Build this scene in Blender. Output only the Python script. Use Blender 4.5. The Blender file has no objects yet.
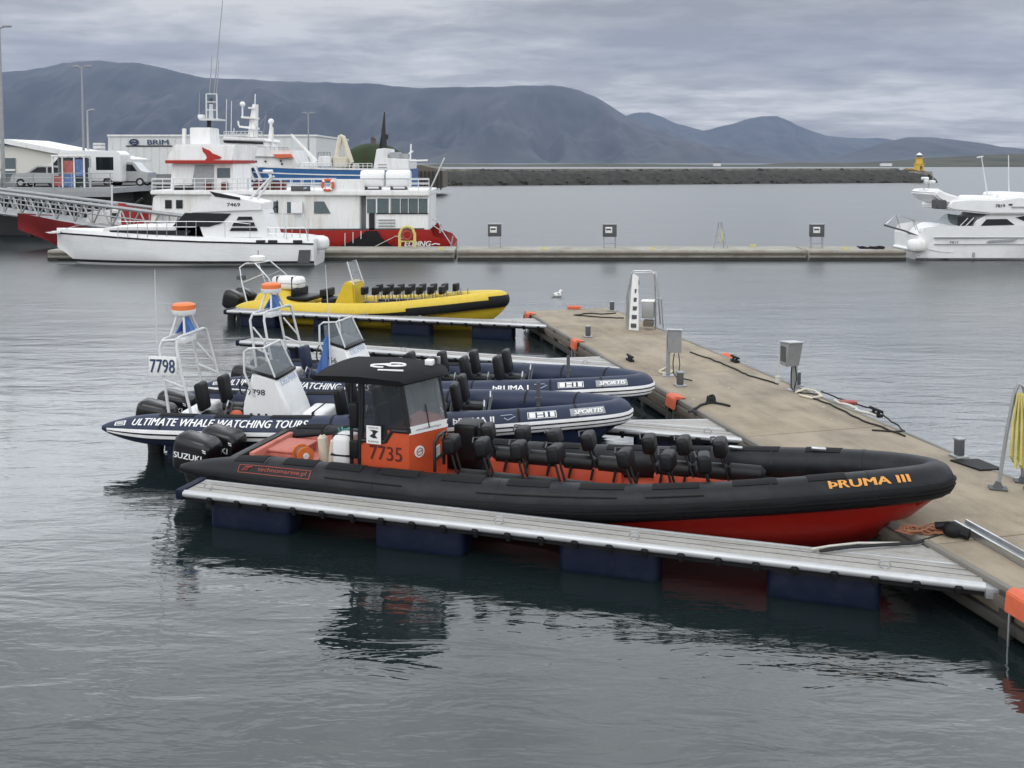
import bpy, bmesh, math, random
from mathutils import Vector, Matrix
R = math.radians
rnd = random.Random(7)
sc = bpy.context.scene
col = sc.collection

# ------------------------------------------------------------------ camera
F, CAM_H, YP, PITCH = 960.0, 5.6, 213.0, R(3.0)
cd = bpy.data.cameras.new('camera')
cam = bpy.data.objects.new('camera', cd); col.objects.link(cam)
cam.location = (0, 0, CAM_H); cam.rotation_euler = (R(90) - PITCH, 0, 0)
cd.sensor_width = 36.0; cd.lens = 36.0 * F / 1024.0
cd.shift_y = -(384.0 - YP) / 1024.0
cd.clip_start = 0.1; cd.clip_end = 60000
sc.camera = cam
sc.render.resolution_x = 1024; sc.render.resolution_y = 768

# ------------------------------------------------------------------ world: overcast sky
SUN_EL, SUN_AZ = R(52), R(215)
w = bpy.data.worlds.new('World'); sc.world = w; w.use_nodes = True
nt = w.node_tree; N = nt.nodes; L = nt.links
for n in list(N): N.remove(n)
out = N.new('ShaderNodeOutputWorld'); bg = N.new('ShaderNodeBackground')
sky = N.new('ShaderNodeTexSky'); sky.sky_type = 'NISHITA'; sky.sun_disc = False
sky.sun_elevation = SUN_EL; sky.sun_rotation = SUN_AZ; sky.air_density = 1.0; sky.dust_density = 2.0
bg.inputs['Strength'].default_value = 0.10
tc = N.new('ShaderNodeTexCoord')
sx = N.new('ShaderNodeSeparateXYZ'); L.new(tc.outputs['Generated'], sx.inputs[0])
def wm(op, a, b=None):
    m = N.new('ShaderNodeMath'); m.operation = op
    for i, v in enumerate((a, b)):
        if v is None: continue
        if isinstance(v, (int, float)): m.inputs[i].default_value = v
        else: L.new(v, m.inputs[i])
    return m.outputs[0]
zc = wm('MAXIMUM', sx.outputs[2], 0.0)
den = wm('ADD', zc, 0.10)
cx = N.new('ShaderNodeCombineXYZ')
L.new(wm('DIVIDE', sx.outputs[0], den), cx.inputs[0]); L.new(wm('DIVIDE', sx.outputs[1], den), cx.inputs[1])
def wnoise(scale, detail, rough, dist, sxyz, off):
    mp = N.new('ShaderNodeMapping'); mp.inputs['Scale'].default_value = sxyz; mp.inputs['Location'].default_value = off
    L.new(cx.outputs[0], mp.inputs[0])
    n = N.new('ShaderNodeTexNoise'); n.inputs['Scale'].default_value = scale; n.inputs['Detail'].default_value = detail
    n.inputs['Roughness'].default_value = rough; n.inputs['Distortion'].default_value = dist
    L.new(mp.outputs[0], n.inputs['Vector']); return n.outputs['Fac']
n1 = wnoise(0.60, 7, 0.55, 0.25, (0.85, 1.0, 1), (3.1, 1.7, 0))
n2 = wnoise(2.6, 7, 0.62, 0.2, (0.8, 1.0, 1), (7.0, 2.2, 0))
mixn = wm('ADD', wm('MULTIPLY', n1, 0.58), wm('MULTIPLY', n2, 0.42))
cr = N.new('ShaderNodeValToRGB'); L.new(mixn, cr.inputs[0])
e = cr.color_ramp.elements
e[0].position = 0.39; e[0].color = (0.285, 0.280, 0.278, 1)
e[1].position = 0.60; e[1].color = (0.66, 0.645, 0.62, 1)
m = e.new(0.49); m.color = (0.41, 0.403, 0.395, 1)
# overcast luminance distribution: brightest in the open sky ahead, above the cloud bank, dimmer overhead and behind
gr = N.new('ShaderNodeValToRGB'); L.new(zc, gr.inputs[0]); ge = gr.color_ramp.elements
ge[0].position = 0.02; ge[0].color = (0.225, 0.225, 0.225, 1); ge[1].position = 1.0; ge[1].color = (0.5, 0.5, 0.5, 1)
for _p, _v in ((0.09, 0.20), (0.165, 0.192), (0.182, 0.70), (0.28, 0.84), (0.42, 0.62), (0.6, 0.48)):
    q = ge.new(_p); q.color = (_v, _v, _v, 1)
br = N.new('ShaderNodeMapRange'); br.inputs[1].default_value = -0.5; br.inputs[2].default_value = 0.4
br.inputs[3].default_value = 0.95; br.inputs[4].default_value = 1.0; L.new(sx.outputs[1], br.inputs[0])
gain = wm('MULTIPLY', wm('MULTIPLY', gr.outputs[0], 5.35), br.outputs[0])
vm = N.new('ShaderNodeVectorMath'); vm.operation = 'SCALE'
L.new(cr.outputs[0], vm.inputs[0])
L.new(wm('MULTIPLY', gain, 12.8), vm.inputs['Scale'])
tn = N.new('ShaderNodeValToRGB'); L.new(zc, tn.inputs[0]); te = tn.color_ramp.elements
te[0].position = 0.15; te[0].color = (1, 1, 1, 1); te[1].position = 0.25; te[1].color = (0.92, 0.98, 1.05, 1)
vt = N.new('ShaderNodeVectorMath'); vt.operation = 'MULTIPLY'; L.new(vm.outputs[0], vt.inputs[0]); L.new(tn.outputs[0], vt.inputs[1]); vm = vt
mx = N.new('ShaderNodeMix'); mx.data_type = 'RGBA'; mx.inputs[0].default_value = 0.98
L.new(sky.outputs[0], mx.inputs[6]); L.new(vm.outputs[0], mx.inputs[7])
L.new(mx.outputs[2], bg.inputs['Color']); L.new(bg.outputs[0], out.inputs['Surface'])

# ------------------------------------------------------------------ sun behind the cloud
sd = bpy.data.lights.new('sun', 'SUN'); sd.energy = 0.7; sd.angle = R(25); sd.color = (1.0, 0.965, 0.92)
so = bpy.data.objects.new('sun', sd); col.objects.link(so)
_d = Vector((math.sin(SUN_AZ) * math.cos(SUN_EL), math.cos(SUN_AZ) * math.cos(SUN_EL), math.sin(SUN_EL)))
so.rotation_euler = (-_d).to_track_quat('-Z', 'Y').to_euler(); so.location = (0, 0, 60)

sc.view_settings.view_transform = 'Standard'; sc.view_settings.look = 'None'
sc.view_settings.exposure = 0.0; sc.view_settings.gamma = 1.0; sc.view_settings.use_curve_mapping = False
try:
    sc.cycles.volume_bounces = 0; sc.cycles.max_bounces = 8; sc.cycles.use_denoising = True
except Exception: pass

# ------------------------------------------------------------------ pixel of the photo -> point in the world
_c, _s = math.cos(PITCH), math.sin(PITCH)
def ray(x, y):
    return ((x - 512) / F, _c - (y - YP) / F * _s, -_s - (y - YP) / F * _c)
def at(x, y, z=0.0):
    d = ray(x, y); t = (z - CAM_H) / d[2]
    return Vector((d[0] * t, d[1] * t, z))
def atY(x, y, Y):
    d = ray(x, y); t = Y / d[1]
    return Vector((d[0] * t, Y, CAM_H + d[2] * t))

# ------------------------------------------------------------------ materials
MATS = {}
def mat(name, c, rough=0.5, metal=0.0, var=0.12, scale=6.0, bump=0.0, bscale=40.0, spec=0.5, alpha=1.0, trans=0.0, ior=1.45,
        stain=None, stain_amt=0.0, sscale=1.5, stretch=(1, 1, 1), coat=0.0):
    m = bpy.data.materials.new(name); m.use_nodes = True
    nt = m.node_tree; n = nt.nodes; l = nt.links
    b = n['Principled BSDF']
    tc = n.new('ShaderNodeTexCoord'); mp = n.new('ShaderNodeMapping'); mp.inputs['Scale'].default_value = stretch
    l.new(tc.outputs['Object'], mp.inputs[0])
    nz = n.new('ShaderNodeTexNoise'); nz.inputs['Scale'].default_value = scale; nz.inputs['Detail'].default_value = 6
    nz.inputs['Roughness'].default_value = 0.62
    l.new(mp.outputs[0], nz.inputs['Vector'])
    rp = n.new('ShaderNodeValToRGB'); l.new(nz.outputs['Fac'], rp.inputs[0])
    rp.color_ramp.elements[0].position = 0.3; rp.color_ramp.elements[1].position = 0.7
    lo = tuple(max(0, v * (1 - var)) for v in c); hi = tuple(min(1, v * (1 + var)) for v in c)
    rp.color_ramp.elements[0].color = (*lo, 1); rp.color_ramp.elements[1].color = (*hi, 1)
    src = rp.outputs[0]
    if stain is not None:
        n2 = n.new('ShaderNodeTexNoise'); n2.inputs['Scale'].default_value = sscale; n2.inputs['Detail'].default_value = 8
        n2.inputs['Roughness'].default_value = 0.7
        l.new(mp.outputs[0], n2.inputs['Vector'])
        r2 = n.new('ShaderNodeMapRange'); r2.inputs[1].default_value = 0.48; r2.inputs[2].default_value = 0.72
        r2.inputs[3].default_value = 0; r2.inputs[4].default_value = stain_amt
        l.new(n2.outputs['Fac'], r2.inputs[0])
        mx = n.new('ShaderNodeMix'); mx.data_type = 'RGBA'
        l.new(r2.outputs[0], mx.inputs[0]); l.new(src, mx.inputs[6]); mx.inputs[7].default_value = (*stain, 1)
        src = mx.outputs[2]
    l.new(src, b.inputs['Base Color'])
    rr = n.new('ShaderNodeMapRange'); rr.inputs[3].default_value = max(0, rough - 0.08); rr.inputs[4].default_value = min(1, rough + 0.1)
    l.new(nz.outputs['Fac'], rr.inputs[0]); l.new(rr.outputs[0], b.inputs['Roughness'])
    b.inputs['Metallic'].default_value = metal
    b.inputs['Specular IOR Level'].default_value = spec
    b.inputs['IOR'].default_value = ior
    if coat: b.inputs['Coat Weight'].default_value = coat; b.inputs['Coat Roughness'].default_value = 0.1
    if trans: b.inputs['Transmission Weight'].default_value = trans
    if alpha < 1: b.inputs['Alpha'].default_value = alpha
    if bump:
        n3 = n.new('ShaderNodeTexNoise'); n3.inputs['Scale'].default_value = bscale; n3.inputs['Detail'].default_value = 4
        l.new(mp.outputs[0], n3.inputs['Vector'])
        bp = n.new('ShaderNodeBump'); bp.inputs['Strength'].default_value = bump; bp.inputs['Distance'].default_value = 0.02
        l.new(n3.outputs['Fac'], bp.inputs['Height']); l.new(bp.outputs[0], b.inputs['Normal'])
    MATS[name] = m
    return m
M = MATS
mat('black_hypalon', (0.0085, 0.0095, 0.012), 0.46, spec=0.32, var=0.18, scale=3, bump=0.12, bscale=5, stain=(0.030, 0.030, 0.031), stain_amt=0.6, sscale=2.5)
mat('black_pad', (0.005, 0.005, 0.006), 0.9, var=0.15)
mat('black_rubber', (0.008, 0.008, 0.009), 0.6, spec=0.3)
mat('black_vinyl', (0.006, 0.006, 0.007), 0.45, spec=0.35, bump=0.2, bscale=25)
mat('black_canvas', (0.006, 0.006, 0.007), 0.8, spec=0.2, bump=0.15, bscale=30)
mat('black_gloss', (0.005, 0.005, 0.006), 0.30, spec=0.35, coat=0.25)
mat('black_paint', (0.010, 0.010, 0.011), 0.4)
mat('navy_hypalon', (0.011, 0.020, 0.052), 0.5, var=0.15, scale=3, bump=0.1, bscale=5, stain=(0.045, 0.055, 0.085), stain_amt=0.3)
mat('white_strake', (0.85, 0.85, 0.84), 0.5, stain=(0.4, 0.39, 0.36), stain_amt=0.4)
mat('orange_paint', (0.52, 0.082, 0.028), 0.4, var=0.08, stain=(0.36, 0.05, 0.02), stain_amt=0.5)
mat('orange_deck', (0.46, 0.078, 0.036), 0.6, stain=(0.22, 0.04, 0.02), stain_amt=0.5)
mat('pink_deck', (0.50, 0.17, 0.13), 0.65, stain=(0.36, 0.07, 0.04), stain_amt=0.7, sscale=4)
mat('red_hull', (0.28, 0.012, 0.007), 0.32, stain=(0.20, 0.008, 0.006), stain_amt=0.6, coat=0.3)
mat('white_gel', (0.79, 0.79, 0.785), 0.3, var=0.04, stain=(0.55, 0.55, 0.53), stain_amt=0.35)
mat('white_paint', (0.78, 0.78, 0.77), 0.45, var=0.05, stain=(0.46, 0.38, 0.29), stain_amt=0.5, sscale=0.9, stretch=(2, 2, 0.3))
mat('hull_white', (0.80, 0.80, 0.80), 0.22, var=0.04, stain=(0.45, 0.46, 0.46), stain_amt=0.35, sscale=0.5, stretch=(0.5, 0.5, 2))
mat('grey_paint', (0.30, 0.31, 0.32), 0.5)
mat('dark_grey', (0.075, 0.078, 0.082), 0.6)
mat('steel', (0.52, 0.53, 0.54), 0.30, metal=0.9)
mat('galvanised', (0.36, 0.37, 0.38), 0.5, metal=0.55, stain=(0.24, 0.23, 0.21), stain_amt=0.5)
mat('aluminium', (0.52, 0.53, 0.54), 0.42, metal=0.5, stain=(0.34, 0.34, 0.33), stain_amt=0.5, sscale=3)
mat('white_tube', (0.60, 0.61, 0.61), 0.35, var=0.05)
mat('glass_dark', (0.012, 0.015, 0.018), 0.06, spec=0.6, var=0.0)
mat('glass_grey', (0.10, 0.13, 0.14), 0.08, spec=0.6, var=0.1)
mat('glass_clear', (0.30, 0.34, 0.36), 0.05, var=0.0, alpha=0.24)
mat('glass_smoke', (0.02, 0.026, 0.032), 0.05, var=0.0, alpha=0.55)
mat('screen_film', (0.62, 0.63, 0.63), 0.2, var=0.04, alpha=0.75)
mat('orange_plastic', (0.72, 0.18, 0.045), 0.5, stain=(0.5, 0.12, 0.05), stain_amt=0.4)
mat('fender_orange', (0.62, 0.13, 0.06), 0.6, stain=(0.45, 0.12, 0.07), stain_amt=0.5)
mat('yellow_gel', (0.62, 0.44, 0.03), 0.35, var=0.06, stain=(0.5, 0.34, 0.03), stain_amt=0.4)
mat('yellow_tube', (0.60, 0.43, 0.04), 0.5, var=0.08)
mat('float_blue', (0.0035, 0.007, 0.024), 0.55, spec=0.3, stain=(0.02, 0.025, 0.04), stain_amt=0.6, sscale=5)
mat('deck_panel', (0.37, 0.355, 0.33), 0.75, var=0.2, scale=14, bump=0.35, bscale=60, stain=(0.20, 0.185, 0.16), stain_amt=0.8, sscale=2, stretch=(1, 4, 1))
mat('rope_teal', (0.10, 0.30, 0.26), 0.9); mat('rope_white', (0.55, 0.53, 0.48), 0.9)
mat('rope_black', (0.02, 0.02, 0.02), 0.9); mat('rope_orange', (0.27, 0.115, 0.065), 0.9)
mat('rope_yellow', (0.56, 0.50, 0.17), 0.8)
mat('flag_blue', (0.08, 0.18, 0.45), 0.8, var=0.15)
mat('cream', (0.62, 0.57, 0.46), 0.6)
mat('ferry_red', (0.36, 0.018, 0.014), 0.4, stain=(0.24, 0.02, 0.02), stain_amt=0.5)
mat('boat_red', (0.20, 0.012, 0.012), 0.5, stain=(0.1, 0.01, 0.01), stain_amt=0.6)
mat('trawler_blue', (0.03, 0.12, 0.30), 0.4, stain=(0.03, 0.08, 0.2), stain_amt=0.5)
mat('letter_white', (0.80, 0.80, 0.79), 0.5, var=0.02)
mat('letter_orange', (0.68, 0.30, 0.06), 0.5, var=0.04)
mat('letter_red', (0.26, 0.045, 0.03), 0.5, var=0.04)
mat('number_red', (0.10, 0.018, 0.014), 0.5); mat('letter_black', (0.015, 0.015, 0.018), 0.5)
mat('letter_navy', (0.03, 0.05, 0.12), 0.5)
mat('letter_blue', (0.42, 0.48, 0.62), 0.5)
mat('lighthouse_yellow', (0.62, 0.40, 0.05), 0.6, stain=(0.5, 0.33, 0.1), stain_amt=0.4)
mat('sheet_cladding', (0.66, 0.67, 0.66), 0.5, var=0.05, scale=1, stain=(0.52, 0.52, 0.5), stain_amt=0.3)
mat('cream_cladding', (0.63, 0.615, 0.56), 0.6, var=0.05)
mat('tree_green', (0.024, 0.036, 0.010), 0.9, var=0.35, scale=0.4)
mat('timber', (0.13, 0.112, 0.09), 0.85, var=0.25, stretch=(1, 8, 8), bump=0.4, stain=(0.06, 0.055, 0.05), stain_amt=0.7)
mat('wet_timber', (0.045, 0.042, 0.036), 0.7, var=0.3, bump=0.4, stain=(0.02, 0.025, 0.015), stain_amt=0.6)
mat('pier_dark', (0.035, 0.033, 0.030), 0.85, var=0.4)
mat('asphalt', (0.06, 0.06, 0.06), 0.9)
mat('car_white', (0.72, 0.72, 0.72), 0.25, var=0.02, coat=0.4)
mat('car_silver', (0.42, 0.43, 0.43), 0.3, metal=0.4, var=0.02, coat=0.4)
mat('tyre', (0.02, 0.02, 0.02), 0.8)
mat('poster_blue', (0.10, 0.16, 0.34), 0.5, var=0.4, scale=3); mat('poster_red', (0.35, 0.10, 0.09), 0.5, var=0.4, scale=3)
mat('sign_yellow', (0.70, 0.46, 0.03), 0.5)

# concrete deck of the wide pontoon: panels, stains and a coarse brushed texture
def concrete(name, c1, c2, ang, panel):
    m = bpy.data.materials.new(name); m.use_nodes = True; nt = m.node_tree; n = nt.nodes; l = nt.links; b = n['Principled BSDF']
    tc = n.new('ShaderNodeTexCoord')
    def nz(s, d, r, st=(1, 1, 1)):
        mp = n.new('ShaderNodeMapping'); mp.inputs['Scale'].default_value = st; l.new(tc.outputs['Object'], mp.inputs[0])
        t = n.new('ShaderNodeTexNoise'); t.inputs['Scale'].default_value = s; t.inputs['Detail'].default_value = d; t.inputs['Roughness'].default_value = r
        l.new(mp.outputs[0], t.inputs['Vector']); return t.outputs['Fac']
    a = nz(1.1, 8, 0.65); bfine = nz(45, 3, 0.6); st = nz(1.0, 6, 0.6, (0.5, 3.5, 1))
    ad = n.new('ShaderNodeMath'); ad.operation = 'MULTIPLY_ADD'; l.new(bfine, ad.inputs[0]); ad.inputs[1].default_value = 0.28; l.new(a, ad.inputs[2])
    ad2 = n.new('ShaderNodeMath'); ad2.operation = 'MULTIPLY_ADD'; l.new(st, ad2.inputs[0]); ad2.inputs[1].default_value = 0.5; l.new(ad.outputs[0], ad2.inputs[2])
    rp = n.new('ShaderNodeValToRGB'); l.new(ad2.outputs[0], rp.inputs[0])
    rp.color_ramp.elements[0].position = 0.62; rp.color_ramp.elements[0].color = (*c1, 1)
    rp.color_ramp.elements[1].position = 1.05; rp.color_ramp.elements[1].color = (*c2, 1)
    # bird droppings and pale scuffs
    dr = nz(5.5, 2, 0.4); mk = n.new('ShaderNodeMapRange'); mk.inputs[1].default_value = 0.735; mk.inputs[2].default_value = 0.76; mk.inputs[4].default_value = 0.55; l.new(dr, mk.inputs[0])
    wt = nz(0.5, 5, 0.6); wk = n.new('ShaderNodeMapRange'); wk.inputs[1].default_value = 0.56; wk.inputs[2].default_value = 0.7; wk.inputs[4].default_value = 0.45; l.new(wt, wk.inputs[0])
    m0 = n.new('ShaderNodeMix'); m0.data_type = 'RGBA'; l.new(wk.outputs[0], m0.inputs[0]); l.new(rp.outputs[0], m0.inputs[6]); m0.inputs[7].default_value = (0.11, 0.095, 0.075, 1)
    m1 = n.new('ShaderNodeMix'); m1.data_type = 'RGBA'; l.new(mk.outputs[0], m1.inputs[0]); l.new(m0.outputs[2], m1.inputs[6]); m1.inputs[7].default_value = (0.5, 0.49, 0.46, 1)
    l.new(m1.outputs[2], b.inputs['Base Color']); b.inputs['Roughness'].default_value = 0.85
    bp = n.new('ShaderNodeBump'); bp.inputs['Strength'].default_value = 0.35; bp.inputs['Distance'].default_value = 0.01
    l.new(bfine, bp.inputs['Height']); l.new(bp.outputs[0], b.inputs['Normal'])
    MATS[name] = m
concrete('concrete', (0.172, 0.141, 0.100), (0.32, 0.266, 0.194), 0, 3)
concrete('concrete_old', (0.20, 0.185, 0.15), (0.36, 0.345, 0.30), 0, 3)
def rock(name, c1, c2, s):
    m = bpy.data.materials.new(name); m.use_nodes = True; nt = m.node_tree; n = nt.nodes; l = nt.links; b = n['Principled BSDF']
    tc = n.new('ShaderNodeTexCoord'); v = n.new('ShaderNodeTexVoronoi'); v.inputs['Scale'].default_value = s
    t = n.new('ShaderNodeTexNoise'); t.inputs['Scale'].default_value = s * 0.6; t.inputs['Detail'].default_value = 8
    l.new(tc.outputs['Object'], v.inputs['Vector']); l.new(tc.outputs['Object'], t.inputs['Vector'])
    mu = n.new('ShaderNodeMath'); mu.operation = 'MULTIPLY_ADD'; l.new(v.outputs['Distance'], mu.inputs[0]); mu.inputs[1].default_value = 0.4; l.new(t.outputs['Fac'], mu.inputs[2])
    rp = n.new('ShaderNodeValToRGB'); l.new(mu.outputs[0], rp.inputs[0])
    rp.color_ramp.elements[0].position = 0.35; rp.color_ramp.elements[0].color = (*c1, 1)
    rp.color_ramp.elements[1].position = 0.95; rp.color_ramp.elements[1].color = (*c2, 1)
    l.new(rp.outputs[0], b.inputs['Base Color']); b.inputs['Roughness'].default_value = 0.9
    MATS[name] = m
rock('dark_rock', (0.010, 0.010, 0.009), (0.045, 0.042, 0.036), 0.9)
rock('mountain', (0.005, 0.008, 0.012), (0.060, 0.058, 0.055), 0.0034)
rock('grassland', (0.012, 0.018, 0.008), (0.050, 0.048, 0.026), 0.02)
rock('pale_rock', (0.10, 0.095, 0.085), (0.24, 0.22, 0.19), 0.6)

def water_mat():
    m = bpy.data.materials.new('harbour_water'); m.use_nodes = True; nt = m.node_tree; n = nt.nodes; l = nt.links; b = n['Principled BSDF']
    b.inputs['Base Color'].default_value = (0.010, 0.016, 0.017, 1); b.inputs['Roughness'].default_value = 0.035
    b.inputs['IOR'].default_value = 1.75; b.inputs['Specular IOR Level'].default_value = 0.5
    g = n.new('ShaderNodeNewGeometry')
    def nz(s, d, r, st, rot, dist=0.0):
        mp = n.new('ShaderNodeMapping'); mp.inputs['Scale'].default_value = st; mp.inputs['Rotation'].default_value = (0, 0, R(rot))
        l.new(g.outputs['Position'], mp.inputs[0])
        t = n.new('ShaderNodeTexNoise'); t.inputs['Scale'].default_value = s; t.inputs['Detail'].default_value = d
        t.inputs['Roughness'].default_value = r; t.inputs['Distortion'].default_value = dist
        l.new(mp.outputs[0], t.inputs['Vector']); return t.outputs['Fac']
    def ma(op, a, c):
        q = n.new('ShaderNodeMath'); q.operation = op
        for i, v in enumerate((a, c)):
            if isinstance(v, (int, float)): q.inputs[i].default_value = v
            else: l.new(v, q.inputs[i])
        return q.outputs[0]
    big = nz(0.55, 2, 0.5, (0.35, 1.0, 1), 10)
    mid = nz(2.1, 4, 0.55, (0.30, 1.0, 1), 14, 0.5)
    fin = nz(6.0, 2, 0.5, (0.42, 1.0, 1), 6, 0.3)
    patch = nz(0.06, 3, 0.5, (0.6, 1.0, 1), -14)
    pr = n.new('ShaderNodeMapRange'); pr.inputs[1].default_value = 0.35; pr.inputs[2].default_value = 0.65; pr.inputs[3].default_value = 0.45; pr.inputs[4].default_value = 1.25
    l.new(patch, pr.inputs[0])
    # open water gets choppier away from the sheltered berths
    sp = n.new('ShaderNodeSeparateXYZ'); l.new(g.outputs['Position'], sp.inputs[0])
    far = n.new('ShaderNodeMapRange'); far.inputs[1].default_value = 17; far.inputs[2].default_value = 60; far.inputs[3].default_value = 1.0; far.inputs[4].default_value = 1.5
    l.new(sp.outputs[1], far.inputs[0])
    h = ma('ADD', ma('ADD', ma('MULTIPLY', big, 0.036), ma('MULTIPLY', ma('MULTIPLY', mid, 0.022), far.outputs[0])), ma('MULTIPLY', ma('MULTIPLY', fin, 0.0050), far.outputs[0]))
    # ripples too small to see one by one out there act as roughness
    fr = n.new('ShaderNodeMapRange'); fr.inputs[1].default_value = 15; fr.inputs[2].default_value = 44; fr.inputs[3].default_value = 0.03; fr.inputs[4].default_value = 0.33
    l.new(sp.outputs[1], fr.inputs[0]); l.new(fr.outputs[0], b.inputs['Roughness'])
    h = ma('MULTIPLY', h, pr.outputs[0])
    bp = n.new('ShaderNodeBump'); bp.inputs['Strength'].default_value = 1.0; bp.inputs['Distance'].default_value = 1.0
    l.new(h, bp.inputs['Height']); l.new(bp.outputs[0], b.inputs['Normal'])
    MATS['water'] = m
water_mat()

# ------------------------------------------------------------------ mesh helpers
OFF = {}
class MB:
    def __init__(s): s.bm = bmesh.new()
    def faces(s, vs, fs):
        v = [s.bm.verts.new(p) for p in vs]
        for f in fs:
            try: s.bm.faces.new([v[i] for i in f])
            except ValueError: pass
        return s
    def box(s, c, d, rot=None, bev=0.0, seg=2):
        t = bmesh.new(); bmesh.ops.create_cube(t, size=1.0)
        bmesh.ops.scale(t, vec=d, verts=t.verts)
        if bev: bmesh.ops.bevel(t, geom=list(t.edges), offset=bev, segments=seg, affect='EDGES', profile=0.5)
        mt = Matrix.Translation(c)
        if rot is not None: mt = mt @ rot
        bmesh.ops.transform(t, matrix=mt, verts=t.verts); return s.merge(t)
    def merge(s, t):
        me = bpy.data.meshes.new('tmp'); t.to_mesh(me); t.free(); s.bm.from_mesh(me); bpy.data.meshes.remove(me); return s
    def tube(s, pts, r, n=8, closed=False, caps=True):
        pts = [Vector(p) for p in pts]; K = len(pts)
        rs = r if isinstance(r, (list, tuple)) else [r] * K
        rings = []; prev = None
        for i, p in enumerate(pts):
            if closed: T = (pts[(i + 1) % K] - pts[i - 1])
            else: T = pts[min(i + 1, K - 1)] - pts[max(i - 1, 0)]
            T.normalize()
            if prev is None:
                a = Vector((0, 0, 1)) if abs(T.z) < 0.9 else Vector((1, 0, 0)); X = T.cross(a).normalized()
            else:
                X = (prev - T * prev.dot(T)).normalized()
            prev = X; Yv = T.cross(X)
            rings.append([s.bm.verts.new(p + (X * math.cos(2 * math.pi * k / n) + Yv * math.sin(2 * math.pi * k / n)) * rs[i]) for k in range(n)])
        for i in range(K if closed else K - 1):
            a, b = rings[i], rings[(i + 1) % K]
            for k in range(n): s.bm.faces.new((a[k], a[(k + 1) % n], b[(k + 1) % n], b[k]))
        if caps and not closed:
            s.bm.faces.new(list(reversed(rings[0]))); s.bm.faces.new(rings[-1])
        return s
    def prism(s, poly, d):
        """closed polygon of 3-D points pushed along the vector d"""
        d = Vector(d); a = [s.bm.verts.new(Vector(p)) for p in poly]; b = [s.bm.verts.new(Vector(p) + d) for p in poly]
        n = len(a); s.bm.faces.new(a); s.bm.faces.new(list(reversed(b)))
        for i in range(n): s.bm.faces.new((a[i], b[i], b[(i + 1) % n], a[(i + 1) % n]))
        return s
    def pxprism(s, poly, Y0, Y1):
        return s.prism([atY(x, y, Y0) for x, y in poly], (0, Y1 - Y0, 0))
    def pxbox(s, x0, y0, x1, y1, Y0, Y1): return s.pxprism([(x0, y0), (x1, y0), (x1, y1), (x0, y1)], Y0, Y1)
    def loft(s, secs, closed=False, cap=True):
        rows = [[s.bm.verts.new(p) for p in sec] for sec in secs]; n = len(rows[0])
        for i in range(len(rows) - 1):
            for k in range(n if closed else n - 1):
                try: s.bm.faces.new((rows[i][k], rows[i][(k + 1) % n], rows[i + 1][(k + 1) % n], rows[i + 1][k]))
                except ValueError: pass
        if cap:
            try: s.bm.faces.new(list(reversed(rows[0]))); s.bm.faces.new(rows[-1])
            except ValueError: pass
        return s
    def ball(s, c, r, sc_=(1, 1, 1), n=12):
        t = bmesh.new(); bmesh.ops.create_uvsphere(t, u_segments=n + 4, v_segments=n, radius=r)
        bmesh.ops.scale(t, vec=sc_, verts=t.verts); bmesh.ops.translate(t, vec=c, verts=t.verts); return s.merge(t)
    def build(s, name, m, parent=None, world=False, smooth=True, label=None, kind=None, ang=38, loc=None):
        bm = s.bm
        bmesh.ops.recalc_face_normals(bm, faces=list(bm.faces))
        if world and parent is not None:
            bmesh.ops.translate(bm, vec=-OFF[parent.name], verts=bm.verts)
        if loc is not None: bmesh.ops.translate(bm, vec=-Vector(loc), verts=bm.verts)
        me = bpy.data.meshes.new(name); bm.to_mesh(me); bm.free()
        if smooth:
            me.polygons.foreach_set('use_smooth', [True] * len(me.polygons)); me.set_sharp_from_angle(angle=R(ang))
        me.materials.append(M[m] if isinstance(m, str) else m)
        o = bpy.data.objects.new(name, me); col.objects.link(o)
        if parent is not None:
            o.parent = parent; OFF[o.name] = OFF.get(parent.name, Vector())
        elif loc is not None: o.location = loc
        if label: o['label'] = label
        if kind: o['kind'] = kind
        return o
def tag(o, label, cat, group=None, kind=None):
    o['label'] = label; o['category'] = cat
    if group: o['group'] = group
    if kind: o['kind'] = kind
    return o
def thing(name, label, cat, loc=(0, 0, 0), rz=0.0, group=None):
    o = bpy.data.objects.new(name, None); col.objects.link(o); o.empty_display_size = 0.3
    o.location = loc; o.rotation_euler = (0, 0, rz); OFF[o.name] = Vector(loc)
    return tag(o, label, cat, group)
def kids(o): return [c for c in bpy.data.objects if c.parent == o]
def dup(o, loc=None, rz=None, label=None, parent=None):
    ch = kids(o); c = o.copy(); col.objects.link(c); c.parent = parent
    if loc is not None: c.location = loc
    if rz is not None: c.rotation_euler = (0, 0, rz)
    if label: c['label'] = label
    for k in ch: dup(k, parent=c)
    return c
def RZ(a): return Matrix.Rotation(a, 4, 'Z')
def RX(a): return Matrix.Rotation(a, 4, 'X')
def RY(a): return Matrix.Rotation(a, 4, 'Y')

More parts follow.
